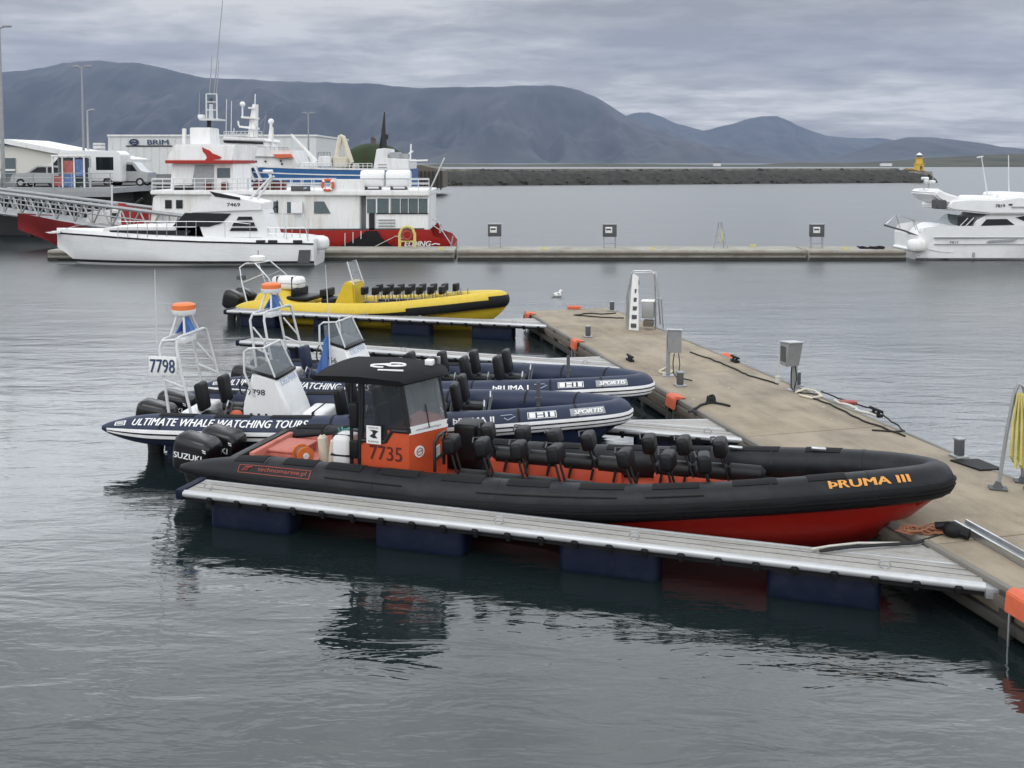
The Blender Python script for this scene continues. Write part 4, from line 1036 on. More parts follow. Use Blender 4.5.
for k, (u, v, lean, lab) in enumerate(((2.34, -.12, .12, 'cream fender standing closest to the white canister in the black boat'), (2.14, .0, -.10, 'cream fender standing closest to the orange hose reel in the black boat'))):
    t = aboard('fender', lab, 'fender', rb, u, v, .42, 0, 'two cream fenders standing in the black boat')
    b = MB(); b.tube([(0, 0, 0), (lean * .02, 0, .04), (lean * .3, 0, .32), (lean * .5, 0, .5), (lean * .55, 0, .55)], [.05, .085, .09, .085, .04], 14); b.build('body', 'cream', t)
    b = MB(); b.tube([(lean * .55, 0, .55), (lean * .6, 0, .64)], .02, 6); b.build('eye', 'rope_black', t)
t = aboard('liferaft_canister', 'white life raft canister standing upright behind the orange wheelhouse', 'canister', rb, 2.64, -.2, .42)
b = MB(); rbox(b, (0, 0, .36), (.36, .42, .66), .1); b.build('shell', 'white_gel', t)
b = MB(); b.box((0, 0, .36), (.375, .43, .035), bev=.01); b.box((0, -.12, .36), (.372, .03, .66), bev=.01); b.build('strap', 'rope_black', t)
t = aboard('hose_reel', 'small orange hose reel lying on the stern deck of the black boat', 'reel', rb, 1.88, -.28, .55, R(50))
b = MB(); b.tube([(0, -.12, .15), (0, -.10, .15)], .15, 18); b.tube([(0, .10, .15), (0, .12, .15)], .15, 18); b.build('flange', 'orange_plastic', t)
b = MB(); b.tube([(0, -.1, .15), (0, .1, .15)], .11, 16); b.build('drum', 'rope_orange', t); b = MB(); b.tube([(0, -.15, .15), (0, -.11, .15)], .05, 10); b.build('hub', 'white_gel', t)
t = aboard('stern_box', 'faded pink storage box on the stern deck of the black boat', 'box', rb, 1.36, .12, .55)
b = MB(); rbox(b, (0, 0, .06), (.72, .7, .12), .04); b.build('body', 'pink_deck', t); b = MB(); rbox(b, (0, 0, .14), (.76, .74, .05), .02); b.build('lid', 'pink_deck', t)
# wheelhouse
cw, ca, cf, cn = .66, 3.14, 3.97, 4.36     # side, aft edge, front corner, nose of the chevron front
def side_poly(pts, y, d): return MB().prism([(u, y, z) for u, z in pts], (0, d, 0))
def plan(z0, z1, a, ins=0.0): return MB().prism([(a, -cw, z0), (cf, -cw, z0), (cn, 0, z0), (cf, cw, z0), (a, cw, z0)], (0, 0, z1 - z0))
b = plan(.36, 1.145, ca); b.prism([(ca + .46, -cw, 1.145), (cf, -cw, 1.145), (cn, 0, 1.145), (cf, cw, 1.145), (ca + .46, cw, 1.145)], (0, 0, .2))
wh = b.build('wheelhouse', 'orange_paint', rb, ang=40)
tf, tn = cf - .13, cn - .14              # top of the raked screen
b = MB()
for sg in (-1, 1):
    y = sg * (cw - .01)
    for a, c in (((ca, y, 1.1), (ca + .03, y, 2.14)), ((cf, y, 1.33), (tf, y, 2.14)), ((ca, y, 1.15), (ca + .42, y, 1.16)), ((ca + .42, y, 1.16), (ca + .54, y, 1.35)), ((ca + .54, y, 1.35), (cf, y, 1.35)), ((ca, y, 2.12), (tf, y, 2.12))): b.tube([a, c], .036, 8)
    b.tube([(tf, sg * cw, 2.13), (tn, 0, 2.13)], .03, 8)
b.tube([(cn, 0, 1.35), (tn, 0, 2.13)], .026, 8); b.build('window_frame', 'black_paint', wh)
for sg in (-1, 1):
    side_poly([(ca + .04, 1.17), (ca + .40, 1.18), (ca + .52, 1.37), (cf - .03, 1.37), (tf - .02, 2.1), (ca + .05, 2.1)], sg * (cw - .02), .008 * sg).build('side_window', 'glass_smoke', wh)
    ex = Vector((cn - cf, -sg * -cw * 1.0, 0)); e1 = Vector((cn - cf, -sg * cw, 0)).normalized(); nn = Vector((cw, sg * (cn - cf), 0)).normalized()
    P0, P1, Q0, Q1 = Vector((cf, sg * cw, 1.36)), Vector((cn, 0, 1.36)), Vector((tf, sg * cw, 2.11)), Vector((tn, 0, 2.11))
    MB().prism([P0 + e1 * .04, P1 - e1 * .02, Q1 - e1 * .02, Q0 + e1 * .04], nn * .008).build('windscreen', 'glass_clear', wh)
    MB().prism([P0 + Vector((0, 0, -.06)) + nn * .004, P1 + Vector((0, 0, -.06)) + nn * .004, P1 + Vector((-.01, 0, .07)) + nn * .012, P0 + Vector((-.01, 0, .07)) + nn * .012], nn * .012).build('windscreen_sill', 'white_gel', wh)
    MB().tube([P0.lerp(P1, .5) + nn * .03, P0.lerp(Q1, .5) + nn * .03], .01, 5).build('wiper', 'black_paint', wh)
e1 = Vector((cn - cf, cw, 0)).normalized(); nn = Vector((cw, -(cn - cf), 0)).normalized(); N0 = Vector((cf, -cw, 0))
text_on('www.whalewatching.is', 'sill_lettering', 'letter_black', wh, N0 + e1 * .12 + Vector((0, 0, 1.335)) + nn * .02, e1, (0, 0, 1), .05, .5, off=.008)
text_on('7735', 'number_lettering', 'number_red', wh, (ca + .15, -cw - .002, .86), (1, 0, 0), (0, 0, 1), .23, .56, bold=.02)
BC = N0 + e1 * .20 + Vector((0, 0, 1.0))
MB().prism([BC + e1 * (.095 * math.cos(q * .3927)) + Vector((0, 0, .095 * math.sin(q * .3927))) for q in range(16)], nn * .012).build('round_badge', 'white_gel', wh)
b = MB(); b.tube([BC + nn * .016 + e1 * (.06 * math.cos(q * .785)) + Vector((0, 0, .06 * math.sin(q * .785))) for q in range(8)], .007, 5, True); b.tube([BC + nn * .016 - e1 * .04, BC + nn * .016 + e1 * .04 + Vector((0, 0, .015))], .008, 5); b.build('badge_ring', 'letter_red', wh)
# notice with a whale
MB().box((ca + .24, -cw - .045, 1.27), (.25, .012, .29)).build('notice', 'white_gel', wh)
yy = -cw - .053
flat_on([(-.08, 0), (-.045, .025), (-.02, .045), (-.03, .075), (-.08, .10), (.02, .10), (.08, .085), (.035, .05), (.02, .025), (.035, 0), (.06, -.03), (-.02, -.03)], 'notice_whale', 'letter_black', wh, (ca + .25, yy, 1.25), (1, 0, 0), (0, 0, 1))
text_on('WHALES', 'notice_lettering', 'letter_black', wh, (ca + .15, yy, 1.37), (1, 0, 0), (0, 0, 1), .028, .18); text_on('PUFFINS', 'notice_lettering', 'letter_black', wh, (ca + .15, yy, 1.15), (1, 0, 0), (0, 0, 1), .028, .18)
# roof
b = MB(); secs = []
for i in range(11):
    v = -.80 + 1.6 * i / 10; k = 1 - (abs(v) / .8) ** 2.5
    f = 4.36 - .40 * (abs(v) / .8) ** 1.4; a = 2.28 + .05 * (abs(v) / .8) ** 3
    zt = 2.17 + .03 * k
    secs.append([(a, v, zt - .035), (a + .06, v, zt + .012), ((a + f) / 2, v, zt + .04), (f - .08, v, zt + .01), (f, v, zt - .03), (f - .08, v, zt - .07), (a + .06, v, zt - .07)])
b.loft(secs, closed=True); rf = b.build('roof', 'black_canvas', rb, ang=50)
def roofp(u, v): return (u, v, 2.17 + .03 * (1 - (abs(v) / .8) ** 2.5) + .042)
b = MB()
b.tube([roofp(3.22 + .17 * math.cos(a), -.08 + .10 * math.sin(a)) for a in [R(x) for x in range(60, 330, 30)]], .018, 6)
b.tube([roofp(3.42 + .17 * math.cos(a), .08 + .12 * math.sin(a)) for a in [R(x) for x in range(-130, 150, 30)]], .018, 6); b.tube([roofp(3.16, .02), roofp(3.32, .1), roofp(3.36, -.05), roofp(3.52, .04)], .018, 6)
b.tube([roofp(3.30, -.36), roofp(3.72, -.30)], .016, 6); b.build('roof_emblem', 'letter_white', rf)
b = MB(); rbox(b, (3.92, .35, 2.26), (.14, .12, .1), .02); b.build('nav_lamp', 'white_gel', rf); b = MB(); b.tube([(4.0, .55, 2.2), (4.0, .55, 2.32)], .035, 8); b.build('camera_mount', 'steel', rf)
for u, v in ((2.96, -.66), (3.10, -.66), (2.96, .66), (3.10, .66)): MB().tube([(u, v, .5), (u + .02, v, 2.16)], .03, 8).build('roof_post', 'black_paint', rb)
for sg in (-1, 1): MB().tube([(2.96, sg * .66, 1.3), (3.10, sg * .66, 1.3)], .022, 6).build('post_brace', 'black_paint', rb)
b = MB(); rbox(b, (3.02, -.66, 1.0), (.16, .1, .3), .03); rbox(b, (3.02, -.66, 1.55), (.15, .12, .42), .04); b.build('seat_back_cushion', 'black_vinyl', rb)
b = MB(); rbox(b, (3.45, 0, .75), (.35, .9, .5), .05); b.build('helm_console', 'black_paint', rb); b = MB(); rbox(b, (3.3, -.2, 1.35), (.14, .4, .6), .06); rbox(b, (3.3, .3, 1.35), (.14, .4, .6), .06); b.build('helm_seat', 'black_vinyl', rb)
b = MB(); b.tube([(3.75, -.2 + .16 * math.cos(q * .628), 1.3 + .16 * math.sin(q * .628)) for q in range(10)], .016, 6, True); b.build('steering_wheel', 'black_paint', rb)
# jockey seats
near_u = (4.62, 5.16, 5.72, 6.31, 7.42, 8.0, 8.54); far_u = (4.96, 5.52, 6.11, 6.67, 7.63, 8.19, 8.72)
def jockey(u, v, first, z0):
    b = MB(); rbox(b, (0, 0, .46), (.20, .38, .27), .06, RY(R(-8))); bk = b.build('seat_back', 'black_vinyl', rb)
    b = MB()
    for s in (-.09, .09): b.tube([(.13, s, -.02), (.06, s, .2), (.0, s, .42)], .020, 6)
    b.tube([(-.11, -.17, .56), (-.15, 0, .60), (-.11, .17, .56)], .013, 6); st = b.build('strut', 'black_paint', bk)
    b = MB(); b.tube([(.0, 0, 0), (.06, 0, .01), (.50, 0, .01), (.56, 0, 0)], [.08, .135, .135, .08], 14); cu_ = b.build('seat_cushion', 'black_vinyl', rb)
    bk.location = (u, v, z0); cu_.location = (u + .1, v, z0 - .06)
    return bk, cu_
pr = jockey(near_u[0], -.46, True, .70)
for k, (us, v) in enumerate(((near_u, -.46), (far_u, .36))):
    for i, u in enumerate(us):
        if k == 0 and i == 0: continue
        z0 = .70 + max(0, u - 6.5) * .035
        bk = dup(pr[0], (u, v, z0), parent=rb); bk.rotation_euler = (R(rnd.uniform(-2, 2)), R(rnd.uniform(-5, 4)), R(rnd.uniform(-6, 6))); cu_ = dup(pr[1], (u + .1, v, z0 + (-.07 if k == 0 else .08)), parent=rb)
for v, ua, ub_ in ((-.46, 4.75, 6.95), (.36, 5.0, 7.2), (-.46, 7.45, 9.1), (.36, 7.7, 9.25)):
    b = MB(); rbox(b, ((ua + ub_) / 2, v, .5 if v < 0 else .55), (ub_ - ua, .22, .26 if v < 0 else .42), .03); b.build('seat_plinth', 'orange_deck', rb)
sp0 = MB().tube([(0, .21, .76), (-.03, .18, .58)], .022, 6).build('foot_strap', 'black_pad', rb); sp0.location.x = 4.95
for k in range(1, 12):
    c = sp0.copy(); col.objects.link(c); c.parent = rb; c.location.x = 4.95 + k * .36
b = MB(); b.tube([(4.36, -.55, .72), (4.36, -.55, 1.18), (4.40, -.50, 1.28), (4.40, -.2, 1.28), (4.36, -.15, 1.18), (4.36, -.15, .72)], .028, 8); b.tube([(4.36, -.55, .9), (4.36, -.15, .9)], .022, 6); b.build('grab_rail', 'black_paint', rb)
b = MB(); b.box((4.335, -.35, .98), (.012, .17, .2)); b.build('rail_plate', 'white_gel', rb)
b = MB(); rbox(b, (4.55, .55, .95), (.4, .5, .62), .06); b.build('forward_locker', 'black_vinyl', rb)
b = MB(); rbox(b, (9.75, 0, .72), (.9, .7, .3), .08); b.build('bow_cushion', 'black_vinyl', rb)

# ------------------------------------------------------------------ the two navy boats
def navy(origin, a, label, flag):
    o = thing('rigid_inflatable_boat', label, 'boat', origin, R(a), 'navy inflatable boats with white consoles')
    T = Tube(10.1, .95, .30, [(0, .54), (3, .575), (5, .66), (7.1, .82), (8.8, .93), (10.2, .98)], 5.7, 1.3, p=1.68, slim=.2)
    T.body().build('collar_tube', 'navy_hypalon', o, ang=60)
    b = T.strip(0, 13, .02, .15, T.len - .15); T.strip(-18, -6, .018, .15, T.len - .15, b=b); T.strip(-36, -24, .016, T.qu(4.2), T.len - T.qu(4.2), b=b); b.build('strake', 'white_strake', o)
    b = T.strip(-5.5, -.5, .024, .15, T.len - .15); T.strip(-23.5, -18.5, .018, .15, T.len - .15, b=b); b.build('strake_trim', 'black_rubber', o)
    for u in (1.3, 4.6, 6.4, 8.0, 9.0):
        q = T.qu(u)
        for qq in (q, T.len - q): T.strip(12, 170, .006, qq - .02, qq + .02, nth=12).build('tube_seam', 'black_rubber', o)
    for ua, ub_ in ((1.2, 1.9), (2.3, 3.0), (3.4, 4.2), (4.9, 5.6)):
        qa, qb = T.qu(ua), T.qu(ub_)
        T.strip(70, 115, .009, qa, qb, nth=4).build('grip_pad', 'black_pad', o); T.strip(70, 115, .009, T.len - qb, T.len - qa, nth=4).build('grip_pad', 'black_pad', o)
    T.text('ULTIMATE WHALE WATCHING TOURS', 'tour_lettering', 'letter_white', o, .72, 3.45, 43, .15, bold=.045, shear=.28, spacing=1.05)
    q = T.qu(.32); b = MB()
    for (ta, tb_, qa, qb) in ((30, 33, q, q + .24), (52, 55, q, q + .24), (30, 55, q, q + .03), (30, 55, q + .21, q + .24), (38, 42, q + .05, q + .19), (45, 48, q + .05, q + .19)): T.strip(ta, tb_, .008, qa, qb, b=b)
    b.build('tube_emblem', 'letter_white', o)
    T.text('ÞRUMA II' if not flag else 'ÞRUMA I', 'name_lettering', 'letter_white', o, 6.85, .72, 33, .13, bold=.035)
    q = T.qu(8.15); b = MB()
    for (ta, tb_, qa, qb) in ((24, 54, q, q + .012), (24, 54, q + .50, q + .512), (24, 26, q, q + .51), (52, 54, q, q + .51), (28, 50, q + .03, q + .14), (40, 50, q + .17, q + .28), (28, 36, q + .17, q + .28), (28, 50, q + .31, q + .36), (28, 50, q + .40, q + .48)): T.strip(ta, tb_, .008, qa, qb, b=b)
    b.build('tube_emblem', 'letter_white', o)
    q = T.qu(9.0) - .12; T.strip(22, 56, .006, q, q + .62, nth=4).build('maker_patch', 'grey_paint', o)
    T.text('SPORTIS', 'maker_lettering', 'letter_white', o, 8.95, .52, 39, .10, bold=.05, shear=.3)
    b = MB(); q = T.qu(7.8); b.tube([T.P(q + dx_, R(38 + dy_), .012) for dx_, dy_ in ((-.12, 8), (.08, 10), (.14, 2), (.0, -12), (-.06, -2))], .008, 5); b.build('handle_outline', 'letter_blue', o)
    rib_hull(T, 'navy_hypalon', o, 1.25, 9.8, [(0, -.38), (6.5, -.38), (8.0, -.25), (8.8, .0), (9.4, .4), (9.9, .85)], .84)
    rib_deck(T, 'grey_paint', o, 1.3, 8.8, .32)
    b = MB().box((1.28, 0, .18), (.12, 1.6, .7), bev=.02); b.build('transom', 'navy_hypalon', o)
    outboard(o, .86, -.40, .33, .92, tilt=R(5)); outboard(o, .86, .40, .33, .92, tilt=R(5))
    # A-frame
    b = MB(); r = .028
    for s in (-1, 1):
        y = .72 * s
        b.tube([(1.25, y, .62), (1.14, y * .98, 1.4), (1.03, y * .92, 2.05), (1.06, y * .85, 2.17)], r, 8)
        b.tube([(1.72, y, .62), (1.5, y * .98, 1.5), (1.38, y * .92, 2.05), (1.36, y * .85, 2.2)], r, 8)
        b.tube([(1.03, y * .92, 2.05), (1.06, y * .85, 2.17), (1.36, y * .85, 2.2)], r, 8)
        b.tube([(1.12, y * .98, 1.45), (1.54, y * .98, 1.3)], r * .8, 6); b.tube([(1.12, y * .97, 1.9), (1.5, y * .98, 1.5)], r * .7, 6)
    b.tube([(1.06, -.61, 2.17), (1.06, -.5, 2.2), (1.06, .5, 2.2), (1.06, .61, 2.17)], r, 8); b.tube([(1.36, -.61, 2.2), (1.36, -.5, 2.24), (1.36, .5, 2.24), (1.36, .61, 2.2)], r, 8)
    for s in (-1, 1):
        b.tube([(1.06, .3 * s, 2.2), (1.13, .13 * s, 2.62)], r * .8, 6); b.tube([(1.36, .3 * s, 2.23), (1.26, .13 * s, 2.62)], r * .8, 6)
    b.build('a_frame', 'white_tube', o)
    b = MB(); b.tube([(1.2, 0, 2.6), (1.2, 0, 2.64), (1.2, 0, 2.70)], [.21, .23, .235], 20); bc = b.build('radar_dome', 'white_gel', o)
    b = MB(); b.tube([(1.2, 0, 2.70), (1.2, 0, 2.79), (1.2, 0, 2.82)], [.23, .225, .17], 20); b.build('orange_cap', 'orange_plastic', bc)
    b = MB(); b.prism([(1.1, .28, 2.2), (1.32, .28, 2.2), (1.25, .1, 2.55)], (.012, -.2, .0)); b.prism([(1.05, -.1, 2.22), (1.05, .3, 2.24), (1.15, .12, 2.54)], (.02, 0, 0)); b.build('pennant', 'flag_blue', o)
    b = MB().box((1.2, .05, 2.1), (.22, .5, .12), bev=.02); b.build('lamp_housing', 'white_gel', o)
    if not flag:
        s_ = MB().box((1.14, -.76, 1.72), (.56, .02, .36), bev=.005).build('number_board', 'white_gel', o)
        text_on('7798', 'number_lettering', 'letter_navy', s_, (.89, -.772, 1.59), (1, 0, 0), (0, 0, 1), .26, .50, bold=.03)
    # console
    b = MB(); b.prism([(2.62, -.52, .34), (3.72, -.52, .34), (3.60, -.52, .8), (3.30, -.52, 1.48), (2.82, -.52, 1.60), (2.62, -.52, .95)], (0, 1.04, 0))
    bmesh.ops.recalc_face_normals(b.bm, faces=list(b.bm.faces)); bmesh.ops.bevel(b.bm, geom=list(b.bm.edges), offset=.06, segments=3, affect='EDGES'); cs = b.build('console', 'white_gel', o, ang=50)
    b = MB().box((3.06, 0, 1.545), (.55, .98, .07), rot=RY(R(14)), bev=.02); b.build('dash_top', 'black_vinyl', cs)
    b = MB(); b.prism([(3.26, -.46, 1.5), (3.26, .46, 1.5), (3.02, .40, 2.02), (3.02, -.40, 2.02)], (.008, 0, 0)); b.build('windscreen', 'screen_film' if False else 'glass_clear', cs)
    for s in (-1, 1): MB().prism([(3.25, s * .47, 1.5), (2.80, s * .49, 1.58), (2.74, s * .45, 1.98), (3.01, s * .41, 2.02)], (0, s * .008, 0)).build('windscreen', 'glass_clear', cs)
    b = MB(); b.tube([(2.86, -.54, 1.15), (2.68, -.54, 1.6), (2.66, -.50, 1.98), (2.74, -.46, 2.04), (3.02, -.42, 2.05), (3.02, .42, 2.05), (2.74, .46, 2.04), (2.66, .50, 1.98), (2.68, .54, 1.6), (2.86, .54, 1.15)], .022, 8)
    b.tube([(3.02, -.42, 2.05), (3.27, -.48, 1.5)], .018, 6); b.tube([(3.02, .42, 2.05), (3.27, .48, 1.5)], .018, 6); b.build('screen_frame', 'white_tube', cs)
    xd, yd = Vector((0, 1, 0)), (Vector((3.30, 0, 1.48)) - Vector((3.60, 0, .8))).normalized()
    text_on('DELMAR', 'console_lettering', 'letter_blue', cs, Vector((3.33, -.38, 1.41)) - yd * .10, xd, yd, .12, .78, bold=.02, off=.006)
    text_on('7798' if not flag else '7756', 'console_lettering', 'letter_black', cs, (2.74, -.522, 1.16), (1, 0, 0), (0, 0, 1), .11, .34, bold=.02)
    b = MB()
    for k in range(3): rbox(b, (2.80 + k * .15, -.522, .72), (.05, .012, .17), .005)
    b.build('vent_slots', 'letter_black', cs)
    b = MB(); b.tube([(3.2 + .12 * math.cos(q * .7), -.528, .56 + .08 * math.sin(q * .7)) for q in range(9)], .018, 5); b.tube([(3.08, -.528, .56), (3.34, -.528, .60)], .03, 5); b.build('console_emblem', 'letter_red', cs)
    b = MB(); rbox(b, (3.98, 0, .62), (.5, .82, .42), .1); o2 = b.build('front_seat', 'white_gel', o); b = MB(); b.box((3.98, 0, .62), (.04, .83, .43), bev=.005); b.build('seat_strap', 'black_pad', o2)
    b = MB(); b.tube([(2.45, -.05 + .19 * math.cos(q * .524), 1.25 + .19 * math.sin(q * .524)) for q in range(12)], .016, 6, True); b.tube([(2.45, -.05, 1.25), (2.64, -.05, 1.2)], .03, 6); b.build('steering_wheel', 'black_paint', o)
    # seats
    def seat(u, v, hgt):
        b = MB(); rbox(b, (0, 0, .17), (.46, .34, .22), .07); cu_ = b.build('seat_cushion', 'black_vinyl' if not flag or u > 3 else 'navy_hypalon', o)
        b = MB(); rbox(b, (-.23, 0, .30 + hgt / 2), (.15, .36, hgt), .06, RY(R(-10))); b.build('seat_back', 'black_vinyl' if not flag or u > 3 else 'navy_hypalon', cu_)
        b = MB(); b.box((0, 0, 0), (.4, .26, .3), bev=.03); b.build('seat_base', 'black_paint', cu_)
        b = MB(); b.tube([(.26, -.12, .1), (.32, -.12, .42), (.30, 0, .5), (.32, .12, .42), (.26, .12, .1)], .016, 6); b.build('seat_handle', 'steel', cu_)
        cu_.location = (u, v, .48 + max(0, u - 4.5) * .075); return cu_
    s0 = seat(1.95, -.32, .55)
    for u, v in ((2.1, .36),): dup(s0, (u, v, .48), parent=o)
    s1 = seat(4.75, -.36, .52)
    for u, v in ((4.75, .36), (5.5, -.36), (5.5, .36), (6.25, -.36), (6.25, .36), (7.0, -.36), (7.0, .36)):
        c = dup(s1, (u, v, .48 + max(0, u - 4.5) * .075), parent=o)
    b = MB(); rbox(b, (1.55, 0, .62), (.4, 1.1, .35), .08); b.build('stern_locker', 'white_gel', o)
    b = MB(); b.tube([(8.35, -.66, 1.18), (8.35, -.66, 1.62)], .035, 8); b.tube([(8.35, -.66, 1.3), (8.35, -.66, 1.34)], .06, 8); b.build('bow_post', 'dark_grey', o)
    b = MB(); b.tube([(2.98 if flag else .96, -.62, 1.0 if flag else 2.05), (2.94 if flag else .95, -.62, 2.2), (2.88 if flag else .94, -.62, 3.35 if flag else 3.55)], [.016, .012, .006], 6); b.build('whip_antenna', 'white_tube', o)
    if flag:
        b = MB(); secs = []
        for i in range(9):
            k = i / 8; secs.append([(2.92 - .34 * j / 6 * (.35 + .65 * k), -.62 + .05 * math.sin(j * 1.3 + k * 4), 1.9 - .95 * k - .35 * (j / 6) * (1 - .2 * k)) for j in range(7)])
        b.loft(secs, cap=False); f = b.build('flag', 'flag_blue', o, ang=80); md = f.modifiers.new('cloth', 'SOLIDIFY'); md.thickness = .006
    return o
n1 = navy((-7.698, 19.08, 0), -8, 'navy inflatable boat lettered with a whale tour name and showing board 7798', False)
n2 = navy((-6.734, 22.418, 0), -15, 'navy inflatable boat flying a blue flag at its white console', True)
t = aboard('orange_bag', 'orange and black bag lying on the helm seat of the navy boat with board 7798', 'bag', n1, 2.28, -.05, .5)
b = MB(); b.ball((0, 0, .14), .2, (1.3, .9, .7), 10); b.build('bag_body', 'black_vinyl', t); b = MB(); b.ball((.05, -.1, .16), .12, (1.2, .8, .8), 10); b.build('bag_flap', 'fender_orange', t)

# ------------------------------------------------------------------ the yellow boat
ye = thing('rigid_inflatable_boat', 'yellow inflatable boat with a tall yellow console and two rows of black seats', 'boat', (-9.5245, 34.81, 0), R(-17))
T = Tube(9.85, .98, .29, [(0, .46), (3, .47), (5.5, .58), (7.5, .80), (9, .98), (10.2, 1.08)], 5.5, .9, p=1.68)
T.body().build('collar_tube', 'yellow_tube', ye, ang=60)
b = T.strip(-48, 12, .02, T.qu(6.6), T.len - T.qu(6.6), nth=6); T.strip(-34, -8, .018, .3, T.len - .3, b=b); T.strip(10, 34, .02, T.qu(9.2), T.len - T.qu(9.2), b=b, nth=6); b.build('rubbing_band', 'black_rubber', ye)
for u in (1.4, 4.2, 6.8, 8.4):
    q = T.qu(u)
    for qq in (q, T.len - q): T.strip(0, 170, .006, qq - .02, qq + .02, nth=12).build('tube_seam', 'yellow_gel', ye)
rib_hull(T, 'yellow_gel', ye, .6, 9.75, [(0, -.38), (6.5, -.38), (8.0, -.2), (8.9, .1), (9.5, .5), (9.9, .95)], .86)
rib_deck(T, 'grey_paint', ye, .7, 8.8, .33)
outboard(ye, -.45, -.36, .32, .95, word='', tilt=R(12)); outboard(ye, -.45, .36, .32, .95, word='', tilt=R(12))
b = MB().box((.55, 0, .3), (.2, 1.6, .7), bev=.03); b.build('transom', 'yellow_gel', ye)
b = MB(); secs = []
for u, z, w_ in ((.35, .52, .80), (.6, .92, .72), (1.1, 1.05, .66), (1.7, .98, .68), (2.2, .72, .74), (2.3, .5, .78)): secs.append([(u, -w_, .42), (u, -w_ * .92, z * .75), (u, -w_ * .6, z), (u, 0, z + .04), (u, w_ * .6, z), (u, w_ * .92, z * .75), (u, w_, .42)])
b.loft(secs); pod = b.build('engine_cover', 'yellow_gel', ye, ang=60)
b = MB(); b.prism([(1.25, -.715, .55), (1.75, -.715, .55), (1.45, -.63, .95)], (0, .02, .005)); b.build('cover_window', 'glass_grey', pod)
b = MB()
for s in (-1, 1):
    b.tube([(.35, s * .75, .5), (.1, s * .72, 1.3), (-.05, s * .62, 1.85), (.1, s * .5, 1.98), (.5, s * .5, 2.0), (1.1, s * .6, 1.5), (1.45, s * .7, .9)], .03, 8); b.tube([(.08, s * .7, 1.3), (.9, s * .6, 1.65)], .024, 6)
b.tube([(.1, -.5, 1.98), (.1, .5, 1.98)], .03, 8); b.tube([(.5, -.5, 2.0), (.5, .5, 2.0)], .03, 8); b.build('a_frame', 'steel', ye)
b = MB(); b.tube([(.3, 0, 2.02), (.3, 0, 2.06), (.3, 0, 2.2), (.3, 0, 2.24)], [.2, .28, .28, .15], 18); b.build('radar_dome', 'white_gel', ye)
b = MB(); rbox(b, (.0, -.6, 1.5), (.3, .2, .16), .03); b.tube([(.2, .2, 2.0), (.2, .2, 2.4)], .015, 6); b.build('lamp_bracket', 'dark_grey', ye)
b = MB(); b.prism([(3.45, -.44, .36), (4.44, -.44, .36), (4.36, -.44, 1.12), (4.34, -.44, 1.42), (4.02, -.44, 1.48), (3.86, -.44, 1.22)], (0, .88, 0))
bmesh.ops.recalc_face_normals(b.bm, faces=list(b.bm.faces)); bmesh.ops.bevel(b.bm, geom=list(b.bm.edges), offset=.05, segments=2, affect='EDGES'); cs = b.build('console', 'yellow_gel', ye, ang=50)
b = MB(); b.prism([(4.30, -.36, 1.4), (4.30, .36, 1.4), (4.05, .32, 2.12), (4.05, -.32, 2.12)], (.008, 0, 0)); b.build('windscreen', 'glass_clear', cs)
b = MB(); b.tube([(4.33, -.38, 1.35), (4.06, -.34, 2.14), (4.06, .34, 2.14), (4.33, .38, 1.35)], .025, 8); b.build('screen_frame', 'white_tube', cs)
b = MB(); rbox(b, (2.2, 0, .80), (.9, 1.1, .16), .06); rbox(b, (2.0, 0, 1.0), (.12, 1.1, .3), .05); rbox(b, (3.1, 0, 1.0), (.16, .9, .3), .05); rbox(b, (3.3, 0, .75), (.5, .8, .2), .06); b.build('helm_seat', 'black_vinyl', ye)
b = MB(); rbox(b, (3.2, 0, .5), (.6, .7, .35), .03); b.build('seat_plinth', 'yellow_gel', ye)
def yseat(u, v):
    b = MB(); rbox(b, (0, 0, .50), (.14, .40, .27), .04); bk = b.build('seat_back', 'black_vinyl', ye)
    b = MB()
    for s in (-.12, .12): b.tube([(.04, s, -.05), (0, s, .5)], .018, 6)
    b.build('seat_post', 'steel', bk)
    b = MB(); rbox(b, (.16, 0, .06), (.36, .36, .12), .04); b.build('seat_cushion', 'black_vinyl', bk); b = MB(); b.box((.16, 0, -.12), (.30, .26, .26), bev=.02); b.build('seat_base', 'yellow_gel', bk)
    bk.location = (u, v, .68 + max(0, u - 5) * .05); return bk
s0 = yseat(4.75, -.4)
for i in range(8):
    for v in (-.4, .4):
        if i == 0 and v < 0: continue
        u = 4.75 + i * .41 + (.0 if v < 0 else .2); dup(s0, (u, v, .68 + max(0, u - 5) * .05), parent=ye)
b = MB()
for u in (8.0, 8.25): b.tube([(u, -.4, .7), (u, -.4, 1.3)], .018, 6); b.tube([(u, .4, .7), (u, .4, 1.3)], .018, 6)
b.build('bow_rail', 'steel', ye)
t = aboard('life_raft', 'white life raft capsule on the stern cover of the yellow boat', 'life raft', ye, 1.5, .1, 1.02)
b = MB(); rbox(b, (0, 0, .26), (1.15, .62, .48), .16); b.build('capsule', 'white_gel', t); b = MB(); b.box((0, 0, .26), (1.165, .635, .03), bev=.008); b.build('seam_band', 'grey_paint', t)
b = MB()
for x in (-.3, .3): b.box((x, 0, .26), (.04, .64, .49), bev=.01)
b.build('strap', 'rope_black', t)
